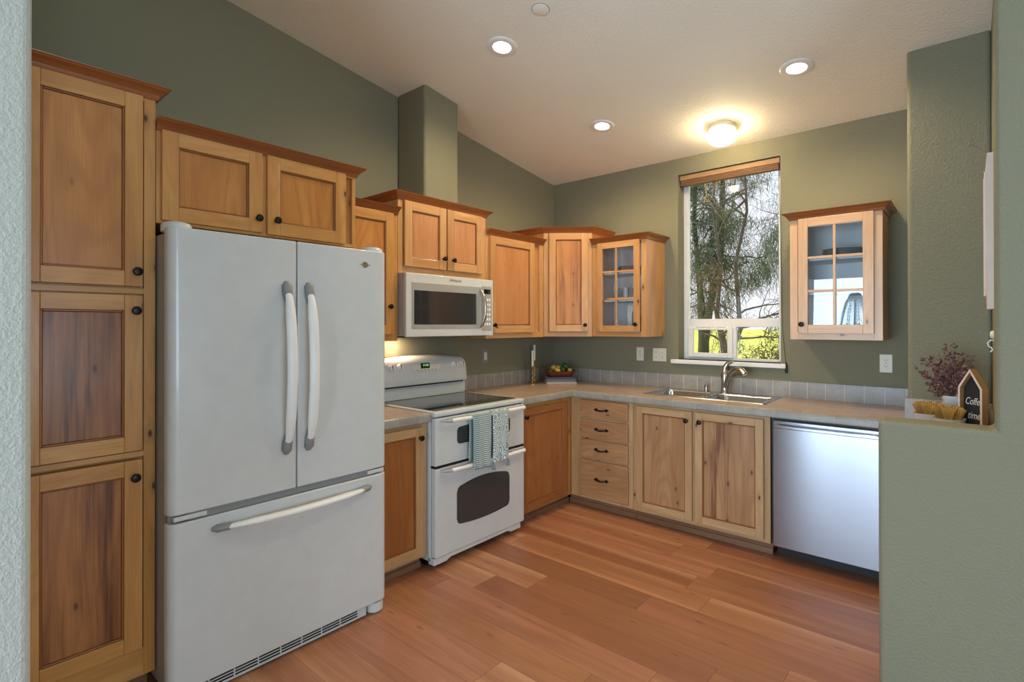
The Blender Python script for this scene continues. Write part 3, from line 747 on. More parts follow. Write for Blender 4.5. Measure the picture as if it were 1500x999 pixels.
b = MB(); b.prism([(p[0], p[1]) for p in edge_prof(0.648)], 'y', -2.535, -2.119, 'edge_y'); b.build('front_edge', ct, smooth=True, angle=0.5)

# backsplash
HB = 0.1155
b = MB(); b.box(0.011, 2.795, -0.011, -0.0002, T1, T1 + HB, 'splash_x'); o = b.build('tile_backsplash', bevel=0.0015); recenter_off = None
tag(o, 'long row of square grey tiles on the wall behind the sink', 'backsplash')
b = MB(); b.box(0.0002, 0.011, -1.285, -0.0003, T1, T1 + HB, 'splash_y'); o = b.build('tile_backsplash', bevel=0.0015)
tag(o, 'short row of brownish grey tiles from the range to the corner', 'backsplash')
b = MB(); b.box(2.783, 2.7958, -0.655, -0.011, T1, T1 + HB + 0.012, 'splash_y'); b.box(2.783, 3.127, -0.6565, -0.6455, T1, T1 + HB + 0.012, 'splash_x'); o = b.build('tile_backsplash', bevel=0.0015)
tag(o, 'tile row wrapping the foot of the wall pier behind the plant pot', 'backsplash')

# ------------------------------------------------------------------ sink and faucet
sk = thing('sink', (1.62, -0.26, 0.914), 'double bowl stainless steel drop-in sink below the window', 'sink')
def bowl_ring(x0, x1, y0, y1, r, z, n=6):
    out = []
    for cx_, cy_, a0 in ((x1 - r, y1 - r, 0), (x0 + r, y1 - r, PI / 2), (x0 + r, y0 + r, PI), (x1 - r, y0 + r, 1.5 * PI)):
        for k in range(n + 1):
            a = a0 + PI / 2 * k / n; out.append((cx_ + r * math.cos(a), cy_ + r * math.sin(a), z))
    return out
rz = T1 + 0.006
b = MB(); outer = bowl_ring(1.180, 2.045, -0.488, -0.026, 0.02, T1 + 0.0006); rim = bowl_ring(1.186, 2.039, -0.482, -0.032, 0.018, rz)
b.v += outer + rim; k = b.mat('sink'); N = len(outer)
for i in range(N): b.f.append((i, (i + 1) % N, N + (i + 1) % N, N + i)); b.uv.append([(0, 0)] * 4); b.mi.append(k)
b.build('rim_edge', sk, smooth=True)
# deck strips around the two bowls
b = MB(); BL = (1.215, 1.585, -0.455, -0.125); BR = (1.640, 2.010, -0.455, -0.125)
for (x0, x1, ya, yb) in ((1.186, 2.039, -0.482, -0.455), (1.186, 2.039, -0.125, -0.032), (1.186, 1.215, -0.455, -0.125), (2.010, 2.039, -0.455, -0.125), (1.585, 1.640, -0.455, -0.125)):
    b.box(x0, x1, ya, yb, rz - 0.002, rz, 'sink')
b.build('deck', sk)
for (x0, x1, ya, yb) in (BL, BR):
    b = MB(); rings = [bowl_ring(x0 - 0.002, x1 + 0.002, ya - 0.002, yb + 0.002, 0.012, rz - 0.0005), bowl_ring(x0 + 0.006, x1 - 0.006, ya + 0.006, yb - 0.006, 0.05, rz - 0.012),
                       bowl_ring(x0 + 0.012, x1 - 0.012, ya + 0.012, yb - 0.012, 0.06, rz - 0.14), bowl_ring(x0 + 0.035, x1 - 0.035, ya + 0.035, yb - 0.035, 0.06, rz - 0.17), bowl_ring((x0 + x1) / 2 - 0.045, (x0 + x1) / 2 + 0.045, (ya + yb) / 2 - 0.045, (ya + yb) / 2 + 0.045, 0.044, rz - 0.175)]
    N = len(rings[0]); k = b.mat('sink')
    for r_ in rings: b.v += r_
    for j in range(len(rings) - 1):
        for i in range(N): b.f.append((j * N + i, j * N + (i + 1) % N, (j + 1) * N + (i + 1) % N, (j + 1) * N + i)); b.uv.append([(0, 0)] * 4); b.mi.append(k)
    b.f.append(tuple((len(rings) - 1) * N + i for i in range(N))); b.uv.append([(0, 0)] * N); b.mi.append(k)
    ob = b.build('bowl', sk, smooth=True, angle=1.0)
    d = MB(); d.lathe([(0.0, 0.001), (0.022, 0.0), (0.04, 0.003), (0.042, 0.0)], ((x0 + x1) / 2, (ya + yb) / 2, rz - 0.174), 'chrome', 20); d.build('drain', ob, smooth=True)
f = thing('faucet', (1.655, -0.085, rz), 'brushed nickel single lever kitchen faucet with curved pull-out spout', 'faucet')
b = MB(); b.lathe([(0.034, 0), (0.034, 0.006), (0.030, 0.012), (0.028, 0.03), (0.027, 0.075), (0.030, 0.11), (0.029, 0.140), (0.022, 0.168), (0.010, 0.180), (0.0, 0.182)], (1.655, -0.085, rz), 'chrome', 24); b.build('body', f, smooth=True, angle=1.0)
b = MB(); b.tube([(1.664, -0.096, 0.965), (1.690, -0.116, 1.035), (1.722, -0.134, 1.080), (1.765, -0.156, 1.104), (1.804, -0.176, 1.098), (1.828, -0.188, 1.072)], [0.019, 0.021, 0.022, 0.024, 0.026, 0.026], 'chrome', 18)
b.build('spout', f, smooth=True, angle=1.0)
b = MB(); b.tube([(1.828, -0.188, 1.074), (1.835, -0.192, 1.062)], [0.021, 0.0185], 'grey_plastic', 18); b.build('spray_head', f, smooth=True, angle=1.0)
b = MB(); b.tube([(1.650, -0.083, 1.070), (1.655, -0.080, 1.115), (1.675, -0.082, 1.145), (1.712, -0.088, 1.156)], [0.022, 0.020, 0.015, 0.009], 'chrome', 14); b.build('lever', f, smooth=True, angle=1.0)
b = MB(); b.lathe([(0.0185, 0), (0.0185, 0.004), (0.0155, 0.006), (0.0155, 0.048), (0.0135, 0.052), (0, 0.053)], (1.515, -0.085, rz), 'chrome', 22); o = recenter(b.build('air_gap_cap', smooth=True, angle=0.5))
tag(o, 'small chrome air gap cap on the sink deck beside the faucet', 'cap')

# ------------------------------------------------------------------ refrigerator
fr = thing('refrigerator', (0.42, -3.01, 0), 'white french door refrigerator with a bottom freezer drawer', 'refrigerator')
b = MB(); b.box(0.03, 0.752, -3.475, -2.545, 0.03, 1.785, 'white_side'); b.build('body', fr, bevel=0.006)
def slab(y0, y1, z0, z1, rl, rr, name):
    """door slab with rounded vertical edges; rl, rr = corner radii at -y and +y"""
    x0, x1 = 0.765, 0.820; p = [(x0, y0), (x0, y1)]
    for k in range(7):
        a = PI / 2 * k / 6; p.append((x1 - rr + rr * math.sin(a), y1 - rr + rr * math.cos(a)))
    for k in range(7):
        a = PI / 2 * k / 6; p.append((x1 - rl + rl * math.cos(a), y0 + rl - rl * math.sin(a)))
    b = MB(); b.prism(p, 'z', z0, z1, 'white')
    return b.build(name, fr, bevel=0.004, smooth=True, angle=0.5)
dL = slab(-3.492, -3.006, 0.722, 1.796, 0.035, 0.006, 'door')
dR = slab(-3.000, -2.530, 0.722, 1.796, 0.006, 0.035, 'door')
dF = slab(-3.492, -2.530, 0.060, 0.690, 0.035, 0.035, 'freezer_drawer')
b = MB(); b.box(0.745, 0.768, -3.480, -2.542, 0.07, 1.78, 'grey_plastic'); b.box(0.765, 0.806, -3.42, -2.60, 0.692, 0.720, 'grey_plastic'); b.build('gasket', fr)
for ya, yb in ((-3.474, -3.36), (-2.64, -2.548)):
    b = MB(); b.box(0.765, 0.815, ya, yb, 0.698, 0.716, 'white'); b.build('hinge_cover', fr, bevel=0.003)
for yc, zb in ((-3.448, 1.796), (-2.575, 1.796)):
    b = MB(); b.lathe([(0.046, -0.012), (0.046, 0.012), (0.040, 0.022), (0.022, 0.028), (0, 0.029)], (0.752, yc, zb), 'white', 20, sx=1.15); b.build('top_hinge_cap', fr, smooth=True, angle=0.9)
def bow(p0, p1, outv, depth, par, wide):
    """bowed appliance handle on two mounts"""
    P0, P1, O = Vector(p0), Vector(p1), Vector(outv); n = 17; pts = []; rad = []
    for i in range(n):
        s_ = i / (n - 1); k = math.sin(PI * s_) ** 0.55
        pts.append(tuple(P0.lerp(P1, s_) + O * (0.008 + depth * k))); rad.append(wide * (0.55 + 0.45 * min(1, 6 * min(s_, 1 - s_))))
    b = MB(); b.tube(pts, rad, 'white_plastic', 12, flat=0.62)
    h = b.build('handle', par, smooth=True, angle=0.9)
    d = (P1 - P0).normalized()
    for c, sg in ((P0, 1), (P1, -1)):
        mt = MB(); mt.tube([tuple(c - d * 0.028 * sg + O * 0.002), tuple(c - d * 0.010 * sg + O * 0.008), tuple(c + d * 0.03 * sg + O * 0.016), tuple(c + d * 0.07 * sg + O * 0.010)], [wide * 0.45, wide * 0.95, wide * 0.9, wide * 0.3], 'grey_plastic', 12, flat=0.7)
        mt.build('handle_mount', h, smooth=True, angle=0.9)
bow((0.820, -3.052, 0.905), (0.820, -3.052, 1.590), (1, 0, 0), 0.05, dL, 0.023)
bow((0.820, -2.952, 0.905), (0.820, -2.952, 1.590), (1, 0, 0), 0.05, dR, 0.023)
bow((0.820, -3.320, 0.640), (0.820, -2.660, 0.640), (1, 0, 0), 0.045, dF, 0.022)
b = MB(); b.lathe([(0.0, 0.0035), (0.014, 0.003), (0.016, 0)], (0.820, -2.660, 1.724), 'chrome', 24, axis=(1, 0, 0), sx=1.0, sy=1.0)
bd = b.build('badge', dR, smooth=True)
b = MB(); b.prism([(-2.694, 1.724), (-2.66, 1.731), (-2.626, 1.724), (-2.66, 1.717)], 'x', 0.820, 0.8225, 'grey_plastic'); b.build('badge_wings', bd, bevel=0.001)
b = MB(); b.box(0.765, 0.800, -3.475, -2.640, 0.008, 0.058, 'white')
b.build('grille', fr, bevel=0.002)
b = MB()
for k in range(8):
    ya = -3.44 + k * 0.0945
    for z in (0.020, 0.032, 0.044): b.box(0.7985, 0.8008, ya, ya + 0.088, z, z + 0.0065, 'black')
b.build('grille_slots', fr)
for yc in (-2.580, -3.435):
    b = MB(); b.lathe([(0.040, 0.004), (0.046, 0.012), (0.046, 0.055)], (0.775, yc, 0), 'white', 22); b.build('foot', fr, smooth=True, angle=0.6)

# ------------------------------------------------------------------ range
rg = thing('range', (0.37, -1.706, 0), 'white double oven electric range with black glass cooktop', 'oven')
RY0, RY1 = -2.112, -1.300
b = MB(); b.box(0.03, 0.655, RY0, RY1, 0.045, 0.893, 'white'); b.box(0.06, 0.60, RY0 + 0.02, RY1 - 0.02, 0.0, 0.045, 'black'); b.build('body', rg, bevel=0.003)
for yy in (RY0 + 0.05, RY1 - 0.05):
    b = MB(); b.lathe([(0.018, 0), (0.018, 0.012), (0.010, 0.014), (0.010, 0.046)], (0.62, yy, 0), 'black', 12); b.build('foot', rg)
b = MB(); b.box(0.13, 0.700, RY0, RY1, 0.893, 0.922, 'white'); b.build('cooktop_frame', rg, bevel=0.008, seg=3)
b = MB(); b.box(0.150, 0.655, RY0 + 0.035, RY1 - 0.035, 0.921, 0.9245, 'black_glass'); b.build('glass_cooktop', rg, bevel=0.001)
b = MB()
for (bx, by, rr) in ((0.28, -1.92, 0.075), (0.28, -1.49, 0.09), (0.52, -1.90, 0.105), (0.52, -1.50, 0.08)):
    for r in (rr, rr * 0.62):
        b = MB()
        n = 40; v = []; 
        for q in (r, r - 0.0016):
            v += [(bx + q * math.cos(2 * PI * i / n), by + q * math.sin(2 * PI * i / n), 0.9248) for i in range(n)]
        b.add(v, [(i, (i + 1) % n, n + (i + 1) % n, n + i) for i in range(n)], 'grey_plastic'); b.build('burner_mark', rg)
# backguard: recessed riser then an overhanging curved console
b = MB(); b.box(0.012, 0.125, RY0 + 0.012, RY1 - 0.012, 0.922, 1.035, 'white'); b.build('backguard_riser', rg, bevel=0.006)
b = MB(); n = 24; front, back = [], []
ys = [RY0 + (RY1 - RY0) * i / n for i in range(n + 1)]
prof = lambda y: 1.190 + 0.026 * (1 - ((y - (RY0 + RY1) / 2) / ((RY1 - RY0) / 2)) ** 2)
def console_section(y):
    e = min(1, min(y - RY0, RY1 - y) / 0.03); e = math.sqrt(max(0, 1 - (1 - e) ** 2)); zt = prof(y) - 0.03 * (1 - e); xo = 0.160 - 0.03 * (1 - e)
    return [(0.012, y, 1.022), (xo - 0.004, y, 1.020), (xo, y, 1.028), (xo - 0.004, y, 1.075), (0.143 - 0.02 * (1 - e), y, zt - 0.040), (0.128 - 0.02 * (1 - e), y, zt - 0.014), (0.105, y, zt - 0.002), (0.08, y, zt), (0.012, y, zt)]
v = []; K = 9
for y in ys: v += console_section(y)
f_ = [(i * K + k, i * K + (k + 1) % K, (i + 1) * K + (k + 1) % K, (i + 1) * K + k) for i in range(n) for k in range(K)] + [tuple(range(K)), tuple(range((n + 1) * K - 1, n * K - 1, -1))]
b.add(v, f_, 'white'); cs = b.build('control_console', rg, smooth=True, angle=0.8)
b = MB(); b.box(0.08, 0.150, RY0 + 0.03, RY1 - 0.06, 1.010, 1.021, 'black'); b.build('vent_slot', rg)
nx = Vector((1, 0, 0.22)).normalized()
def on_console(y, z, lift=0.0): return Vector((0.1565 - (z - 1.075) * 0.17 + lift, y, z))
for yk, zk in ((-2.018, 1.142), (-1.948, 1.146), (-1.452, 1.142), (-1.378, 1.136)):
    c = on_console(yk, zk); b = MB(); b.lathe([(0.024, -0.002), (0.024, 0.004), (0.0195, 0.007), (0.017, 0.026), (0, 0.027)], c, 'white_plastic', 22, axis=nx); kk = b.build('knob', cs, smooth=True, angle=0.6)
    d = MB(); q = c + nx * 0.026; d.box(q.x - 0.014, q.x + 0.004, q.y - 0.004, q.y + 0.004, q.z - 0.018, q.z + 0.018, 'grey_plastic'); d.build('grip', kk, bevel=0.002)
# oval touch panel and clock
b = MB(); n = 32; v = []
for i in range(n):
    a = 2 * PI * i / n; y = -1.715 + 0.135 * math.cos(a); z = 1.140 + 0.040 * math.sin(a); v.append(tuple(on_console(y, z, 0.0015)))
b.add(v, [tuple(range(n))], 'ivory'); b.build('touch_panel', cs, solid=0.002)
b = MB(); v = [tuple(on_console(y, z, 0.003)) for y, z in ((-1.765, 1.128), (-1.685, 1.128), (-1.685, 1.166), (-1.765, 1.166))]; b.add(v, [(0, 1, 2, 3)], 'black'); dp = b.build('clock_display', cs, solid=0.002)
mt = Matrix.Translation(on_console(-1.722, 1.150, 0.0052)) @ Matrix(((0, 0, 1, 0), (1, 0, 0, 0), (0, 1, 0, 0), (0, 0, 0, 1))) @ Matrix.Rotation(-0.2, 4, 'X')
text_mesh('clock_digits', '11:10', 0.022, 'led', mt, 0.0002, dp)
b = MB()
for i in range(6):
    for j in range(2):
        c = on_console(-1.80 + i * 0.034 if j == 0 else -1.785 + i * 0.030, 1.118 if j == 0 else 1.108, 0.0032); b.box(c.x - 0.0006, c.x + 0.0006, c.y - 0.007, c.y + 0.007, c.z - 0.0022, c.z + 0.0022, 'grey_plastic')
b.build('touch_keys', cs)

def oven_door(z0, z1, wpts, hz, name):
    b = MB(); b.box(0.660, 0.700, RY0 + 0.004, RY1 - 0.002, z0, z1, 'white'); d = b.build(name, rg, bevel=0.006, seg=3)
    w = MB(); w.prism(wpts, 'x', 0.6995, 0.7025, 'oven_glass'); w.build('window', d, bevel=0.001)
    # bar handle, thick white with tapered grey ends
    h = MB(); y0_, y1_ = RY0 + 0.045, RY1 - 0.010
    h.tube([(0.742, y0_ + 0.05, hz), (0.748, -1.85, hz), (0.750, -1.70, hz), (0.748, -1.55, hz), (0.742, y1_ - 0.04, hz)], 0.0125, 'white_plastic', 14, flat=1.0)
    hh = h.build('handle', d, smooth=True, angle=0.9)
    for ya, yb in ((y0_, y0_ + 0.052), (y1_, y1_ - 0.042)):
        e = MB(); e.tube([(0.704, ya, hz), (0.728, ya + (yb - ya) * 0.35, hz), (0.742, yb, hz)], [0.006, 0.010, 0.0127], 'mw_grey', 12)
        e.build('handle_end', hh, smooth=True, angle=0.9)
    s_ = MB()
    for k in range(4):
        ya = -1.95 + k * 0.135; s_.box(0.6995, 0.7012, ya, ya + 0.105, z1 - 0.022, z1 - 0.017, 'black')
    s_.build('vent_slots', d)
    return d
def arc_window(y0, y1, zb, zt, cr, cb, r=0.022, n=12):
    """window outline with gently bowed top and bottom and rounded corners"""
    def soft(s_):
        d = min(s_, 1 - s_) * (y1 - y0)
        return 0 if d >= r else r - math.sqrt(max(0, r * r - (r - d) ** 2))
    ss = sorted(set([i / n for i in range(n + 1)] + [k * r / 4 / (y1 - y0) for k in range(5)] + [1 - k * r / 4 / (y1 - y0) for k in range(5)]))
    p = [(y0 + (y1 - y0) * q, zb - cb * 4 * q * (1 - q) + soft(q)) for q in ss]
    return p + [(y0 + (y1 - y0) * q, zt + cr * 4 * q * (1 - q) - soft(q)) for q in reversed(ss)]
dU = oven_door(0.606, 0.884, arc_window(-1.938, -1.452, 0.712, 0.812, 0.010, 0.004), 0.868, 'upper_oven_door')
dLo = oven_door(0.072, 0.590, arc_window(-1.940, -1.458, 0.228, 0.446, 0.034, 0.018, 0.03), 0.576, 'lower_oven_door')
b = MB(); b.box(0.655, 0.694, RY0 + 0.004, RY1 - 0.002, 0.594, 0.603, 'black'); b.build('door_gap', rg)
b = MB(); b.prism([(RY0, 0.030), (RY0 + 0.10, 0.030), (RY0 + 0.13, 0.044), (RY1 - 0.16, 0.044), (RY1 - 0.13, 0.030), (RY1 - 0.03, 0.030), (RY1 - 0.03, 0.068), (RY0, 0.068)], 'x', 0.640, 0.690, 'white'); b.build('kick_panel', rg, bevel=0.002)

# ------------------------------------------------------------------ towels on the upper oven handle
def towel(y0, y1, zb, zback, matn, name, label, ph):
    t_ = thing(name, (0.755, (y0 + y1) / 2, zb), label, 'towel', None)
    b = MB(); nu, ztop = 18, 0.868; R_ = 0.0165; path = []
    for i in range(22): path.append((0.765, zb + (ztop - zb) * i / 21))
    for i in range(1, 8): a = PI * i / 8; path.append((0.749 + R_ * math.cos(a), ztop + R_ * math.sin(a)))
    for i in range(12): path.append((0.731, ztop - (ztop - zback) * i / 11))
    v = []; uvv = []; L_ = 0
    for j, (x, z) in enumerate(path):
        if j: L_ += math.hypot(x - path[j - 1][0], z - path[j - 1][1])
        drop = max(0, (ztop - z)) / (ztop - zb)
        for i in range(nu + 1):
            s_ = i / nu; sgn = 1 if j < 25 else -0.4
            fold = 0.007 * drop * sgn * math.sin(s_ * 13 + ph + z * 4) + (0.010 * drop * (1 - s_) * sgn if j < 25 else 0)
            xx = x + fold * 0.9
            if j >= 25: xx = min(xx, 0.733); xx = max(xx, 0.712)
            else: xx = max(xx, 0.764)
            v.append((xx, y0 + (y1 - y0) * s_ + 0.005 * drop * math.sin(z * 17 + ph), z - (0.006 * s_ if j < 22 else 0) * drop)); uvv.append((s_ * (y1 - y0), L_))
    N = nu + 1; f_ = [(j * N + i, j * N + i + 1, (j + 1) * N + i + 1, (j + 1) * N + i) for j in range(len(path) - 1) for i in range(nu)]
    b.add(v, f_, matn, [[uvv[k] for k in q] for q in f_]); b.build('cloth', t_, smooth=True, angle=3.0, solid=0.0035)
    return t_
towel(-1.864, -1.704, 0.552, 0.60, 'towel_a', 'dish_towel', 'teal and white checked dish towel folded over the upper oven handle', 0.3)
tb = towel(-1.690, -1.540, 0.560, 0.58, 'towel_b', 'dish_towel', 'grey dish towel with a white scalloped leaf print and yarn tassels', 1.7)
for yy in (-1.686, -1.548):
    b = MB(); b.lathe([(0.004, 0.0), (0.010, -0.006), (0.006, -0.014), (0.009, -0.022), (0.013, -0.048), (0.0, -0.048)], (0.768, yy, 0.566), 'tassel', 12); b.build('tassel', tb, smooth=True, angle=1.2)

# ------------------------------------------------------------------ microwave
mw = thing('microwave', (0.2, -1.697, 1.352), 'white over-the-range microwave mounted above the range', 'microwave')
MY0, MY1, MZ0, MZ1 = -2.094, -1.302, 1.356, 1.760
b = MB(); b.box(0.003, 0.385, MY0, MY1, MZ0 + 0.006, MZ1, 'white_side'); b.box(0.02, 0.37, MY0 + 0.02, MY1 - 0.02, MZ0 - 0.004, MZ0 + 0.006, 'black'); b.build('case', mw, bevel=0.003)
b = MB(); b.box(0.385, 0.408, MY0, MY1, MZ0, MZ1, 'white'); fa = b.build('front_frame', mw, bevel=0.006, seg=3)
b = MB(); b.box(0.4078, 0.4115, -2.050, -1.425, 1.410, 1.702, 'mw_grey'); dd = b.build('door', mw, bevel=0.002)
b = MB(); b.box(0.4112, 0.4135, -2.034, -1.482, 1.436, 1.652, 'mw_glass'); b.build('window', dd, bevel=0.001)
b = MB(); b.box(0.4078, 0.4115, -1.422, -1.320, 1.395, 1.710, 'mw_grey'); cp_ = b.build('control_panel', mw, bevel=0.002)
b = MB(); b.box(0.4112, 0.4122, -1.402, -1.335, 1.655, 1.69, 'black_glass'); b.build('display', cp_)
b = MB()
for i in range(3):
    for j in range(6): b.box(0.4112, 0.4120, -1.400 + i * 0.024, -1.384 + i * 0.024, 1.43 + j * 0.035, 1.448 + j * 0.035, 'white_plastic')
b.build('keypad', cp_)
b = MB(); pts = []; n = 15
for i in range(n): s_ = i / (n - 1); pts.append((0.414 + 0.042 * math.sin(PI * s_) ** 0.6, -1.440 + 0.010 * math.sin(PI * s_), 1.415 + 0.27 * s_))
b.tube(pts, [0.007] + [0.013] * 13 + [0.007], 'chrome', 12, flat=0.7); b.build('handle', dd, smooth=True, angle=0.9)
mt = Matrix.Translation((0.4088, -1.682, 1.732)) @ Matrix(((0, 0, 1, 0), (1, 0, 0, 0), (0, 1, 0, 0), (0, 0, 0, 1)))
text_mesh('logo', 'Whirlpool', 0.026, 'outlet_dark', mt, 0.0004, mw, True)
b = MB(); b.box(0.05, 0.12, -1.95, -1.86, MZ0 - 0.007, MZ0 - 0.004, 'lens'); b.build('cooktop_lamp', mw)
lamp('cooktop_light', 'AREA', (0.085, -1.905, MZ0 - 0.012), 1.1, (1, 0.62, 0.34), size=0.07, target=(0.085, -1.905, 0), parent=mw)

# ------------------------------------------------------------------ dishwasher
dw = thing('dishwasher', (2.43, -0.33, 0), 'stainless steel dishwasher with bar handle and black toe kick', 'dishwasher')
b = MB(XB); b.box(2.122, 2.756, 0.02, 0.625, 0.085, 0.864, 'black'); b.box(2.13, 2.75, 0.02, 0.535, 0.0, 0.085, 'black'); b.build('tub', dw)
b = MB(XB); b.box(2.138, 2.748, 0.627, 0.668, 0.088, 0.852, 'steel'); pd = b.build('door', dw, bevel=0.004)
b = MB(XB); b.box(2.155, 2.735, 0.700, 0.716, 0.812, 0.832, 'steel', 'x')
for u in (2.16, 2.718): b.box(u, u + 0.014, 0.667, 0.702, 0.815, 0.829, 'steel')
b.build('handle', pd, bevel=0.004, seg=3)

# ------------------------------------------------------------------ outlets and switches
def plate(X, u0, u1, z0, z1, name, label, cat, kind):
    t_ = thing(name, tuple(X @ Vector(((u0 + u1) / 2, 0.0, z0))), label, cat)
    uc, zc = (u0 + u1) / 2, (z0 + z1) / 2
    if kind == 'switch':
        b = MB(X); b.box(u0, u1, 0.0005, 0.006, z0, z1, 'grey_plastic'); b.build('cover_plate', t_, bevel=0.002)
        b = MB(X); b.box(uc - 0.016, uc + 0.016, 0.006, 0.011, zc - 0.032, zc + 0.032, 'ivory'); b.build('rocker', t_, bevel=0.002)
        return t_
    b = MB(X); b.box(u0, u1, 0.0005, 0.006, z0, z1, 'ivory'); b.build('cover_plate', t_, bevel=0.002)
    cols = [uc] if kind == 'duplex' else [uc - 0.027, uc + 0.027]
    for c in cols:
        for dz in (-0.019, 0.019):
            b = MB(X)
            if kind == 'double':
                b.box(c - 0.015, c + 0.015, 0.006, 0.009, zc + dz - 0.012, zc + dz + 0.012, 'ivory')
            else:
                A = X.to_3x3() @ Vector((0, 1, 0)); b.X = None; b.lathe([(0.0165, 0), (0.0165, 0.003), (0.0, 0.003)], X @ Vector((c, 0.006, zc + dz)), 'ivory', 20, axis=A); b.X = X
            rc = b.build('receptacle', t_, bevel=0.0008)
            s_ = MB(X)
            for du_ in (-0.006, 0.006): s_.box(c + du_ - 0.0011, c + du_ + 0.0011, 0.0088, 0.0094, zc + dz - 0.003, zc + dz + 0.006, 'outlet_dark')
            s_.box(c - 0.002, c + 0.002, 0.0088, 0.0094, zc + dz - 0.009, zc + dz - 0.006, 'outlet_dark'); s_.build('slots', rc)
    b = MB(X); b.box(uc - 0.003, uc + 0.003, 0.006, 0.0075, zc - 0.003, zc + 0.003, 'grey_plastic'); b.build('screw', t_)
    return t_
plate(XL, -1.002, -0.930, 1.117, 1.232, 'wall_switch', 'rocker switch in a grey plate between the range and the candlesticks', 'switch', 'switch')
plate(XB, 0.884, 0.950, 1.128, 1.242, 'wall_outlet', 'narrow ivory outlet under the glass cabinet by the corner', 'outlet', 'duplex')
plate(XB, 1.034, 1.152, 1.130, 1.238, 'wall_outlet', 'wide ivory double outlet just beside the window sill', 'outlet', 'double')
plate(XB, 2.606, 2.674, 1.124, 1.240, 'wall_outlet', 'ivory duplex outlet below the lone glass cabinet near the pier', 'outlet', 'duplex')

# ------------------------------------------------------------------ ceiling fixtures
tilt = math.atan(0.137); ND = Vector((0, -math.sin(tilt), -math.cos(tilt)))
def downlight(x, y, label):
    z = CZ(y); t_ = thing('recessed_downlight', (x, y, z), label, 'ceiling light', 'recessed downlights in the sloped ceiling')
    b = MB(); b.lathe([(0.052, 0.006), (0.055, 0.0075), (0.062, 0.0065), (0.078, 0.009), (0.088, 0.004), (0.090, 0.0)], (x, y, z), 'white_plastic', 36, axis=ND, cap=False); b.build('trim_ring', t_, smooth=True, angle=0.9)
    b = MB(); b.lathe([(0.0, 0.004), (0.053, 0.004), (0.054, 0.0065), (0.053, 0.0065)], (x, y, z), 'lens', 32, axis=ND); b.build('lens', t_)
    c = Vector((x, y, z)) + ND * 0.03
    lamp('downlight_lamp', 'SPOT', c, 36, (1, 0.76, 0.44), size=0.05, target=c + Vector((0, 0, -1)), parent=t_, angle=2.8, blend=0.7)
    return t_
downlight(1.004, -1.865, 'lit round downlight nearest the left wall chase, closest to the viewer')
downlight(1.014, -0.778, 'lit round downlight closest to the inside corner of the kitchen')
downlight(2.304, -0.799, 'lit round downlight by the wall pier, beyond the globe fixture')
t = thing('globe_ceiling_light', (1.73, -0.345, CZ(-0.345)), 'flush mounted swirled glass globe glowing above the window', 'ceiling light')
c = Vector((1.73, -0.345, CZ(-0.345)))
b = MB(); b.lathe([(0.090, 0.0), (0.092, 0.006), (0.092, 0.030), (0.086, 0.036)], c, 'ivory', 36, axis=ND); b.build('collar', t, smooth=True, angle=0.6)
b = MB(); b.lathe([(0.082, 0.034), (0.096, 0.050), (0.102, 0.068), (0.100, 0.088), (0.088, 0.108), (0.064, 0.124), (0.034, 0.132), (0.0, 0.134)], c, 'globe', 36, axis=ND); b.build('glass_shade', t, smooth=True, angle=1.5)
lamp('globe_bulb', 'POINT', c + ND * 0.085, 11, (1, 0.80, 0.50), size=0.03, parent=t)
t = thing('smoke_detector', (1.374, -1.98, CZ(-1.98)), 'small round flush cover plate set in the ceiling', 'ceiling plate')
b = MB(); b.lathe([(0.044, 0.0), (0.044, 0.003), (0.040, 0.005), (0.0, 0.005)], (1.374, -1.98, CZ(-1.98)), 'ceiling', 30, axis=ND); cv = b.build('cover', t, smooth=True, angle=0.5)
b = MB(); b.lathe([(0.0475, 0.0), (0.0475, 0.001), (0.0445, 0.001), (0.0445, 0.0)], (1.374, -1.98, CZ(-1.98)), 'grey_plastic', 30, axis=ND, cap=False); b.build('gap_ring', t)

# duct chase on the left wall
o = MB().prism([(-1.853, 2.18), (-1.545, 2.18), (-1.545, CZ(-1.545) + 0.02), (-1.853, CZ(-1.853) + 0.02)], 'x', 0.0, 0.300, 'wall').build('wall_chase', bevel=0.02, seg=4); struct(o)

# ------------------------------------------------------------------ corner decor
def ellip(c, r, mat, name, label, cat, grp, rot=(0, 0, 0), nub=True):
    bm = bmesh.new(); bmesh.ops.create_uvsphere(bm, u_segments=20, v_segments=12, radius=1)
    for v in bm.verts:
        z = v.co.z; k = 1 + (0.22 * (abs(z) ** 10) if nub else 0.05 * abs(z) ** 8)
        v.co = Vector((v.co.x * r * 0.86, v.co.y * r * 0.86, z * r * 1.05 * k))
    me = bpy.data.meshes.new(name); bm.to_mesh(me); bm.free(); me.materials.append(M[mat]); me.polygons.foreach_set('use_smooth', [True] * len(me.polygons))
    o = bpy.data.objects.new(name, me); COL.objects.link(o); o.location = c; o.rotation_euler = rot
    return tag(o, label, cat, grp)
def book(cx_, cy_, z, w, d, h, ang, mat, label):
    t_ = thing('book', (cx_, cy_, z), label, 'book', 'books stacked under the fruit bowl')
    X = Matrix.Translation((cx_, cy_, 0)) @ Matrix.Rotation(ang, 4, 'Z')
    b = MB(X); b.box(-w / 2, w / 2, -d / 2, d / 2, z, z + 0.003, mat); b.box(-w / 2, w / 2, -d / 2, d / 2, z + h - 0.003, z + h, mat); b.box(-w / 2, w / 2, -d / 2, -d / 2 + 0.003, z + 0.003, z + h - 0.003, mat)
    b.build('cover', t_, bevel=0.001)
    b = MB(X); b.box(-w / 2 + 0.004, w / 2 - 0.004, -d / 2 + 0.004, d / 2 - 0.004, z + 0.003, z + h - 0.003, 'paper'); b.build('pages', t_)
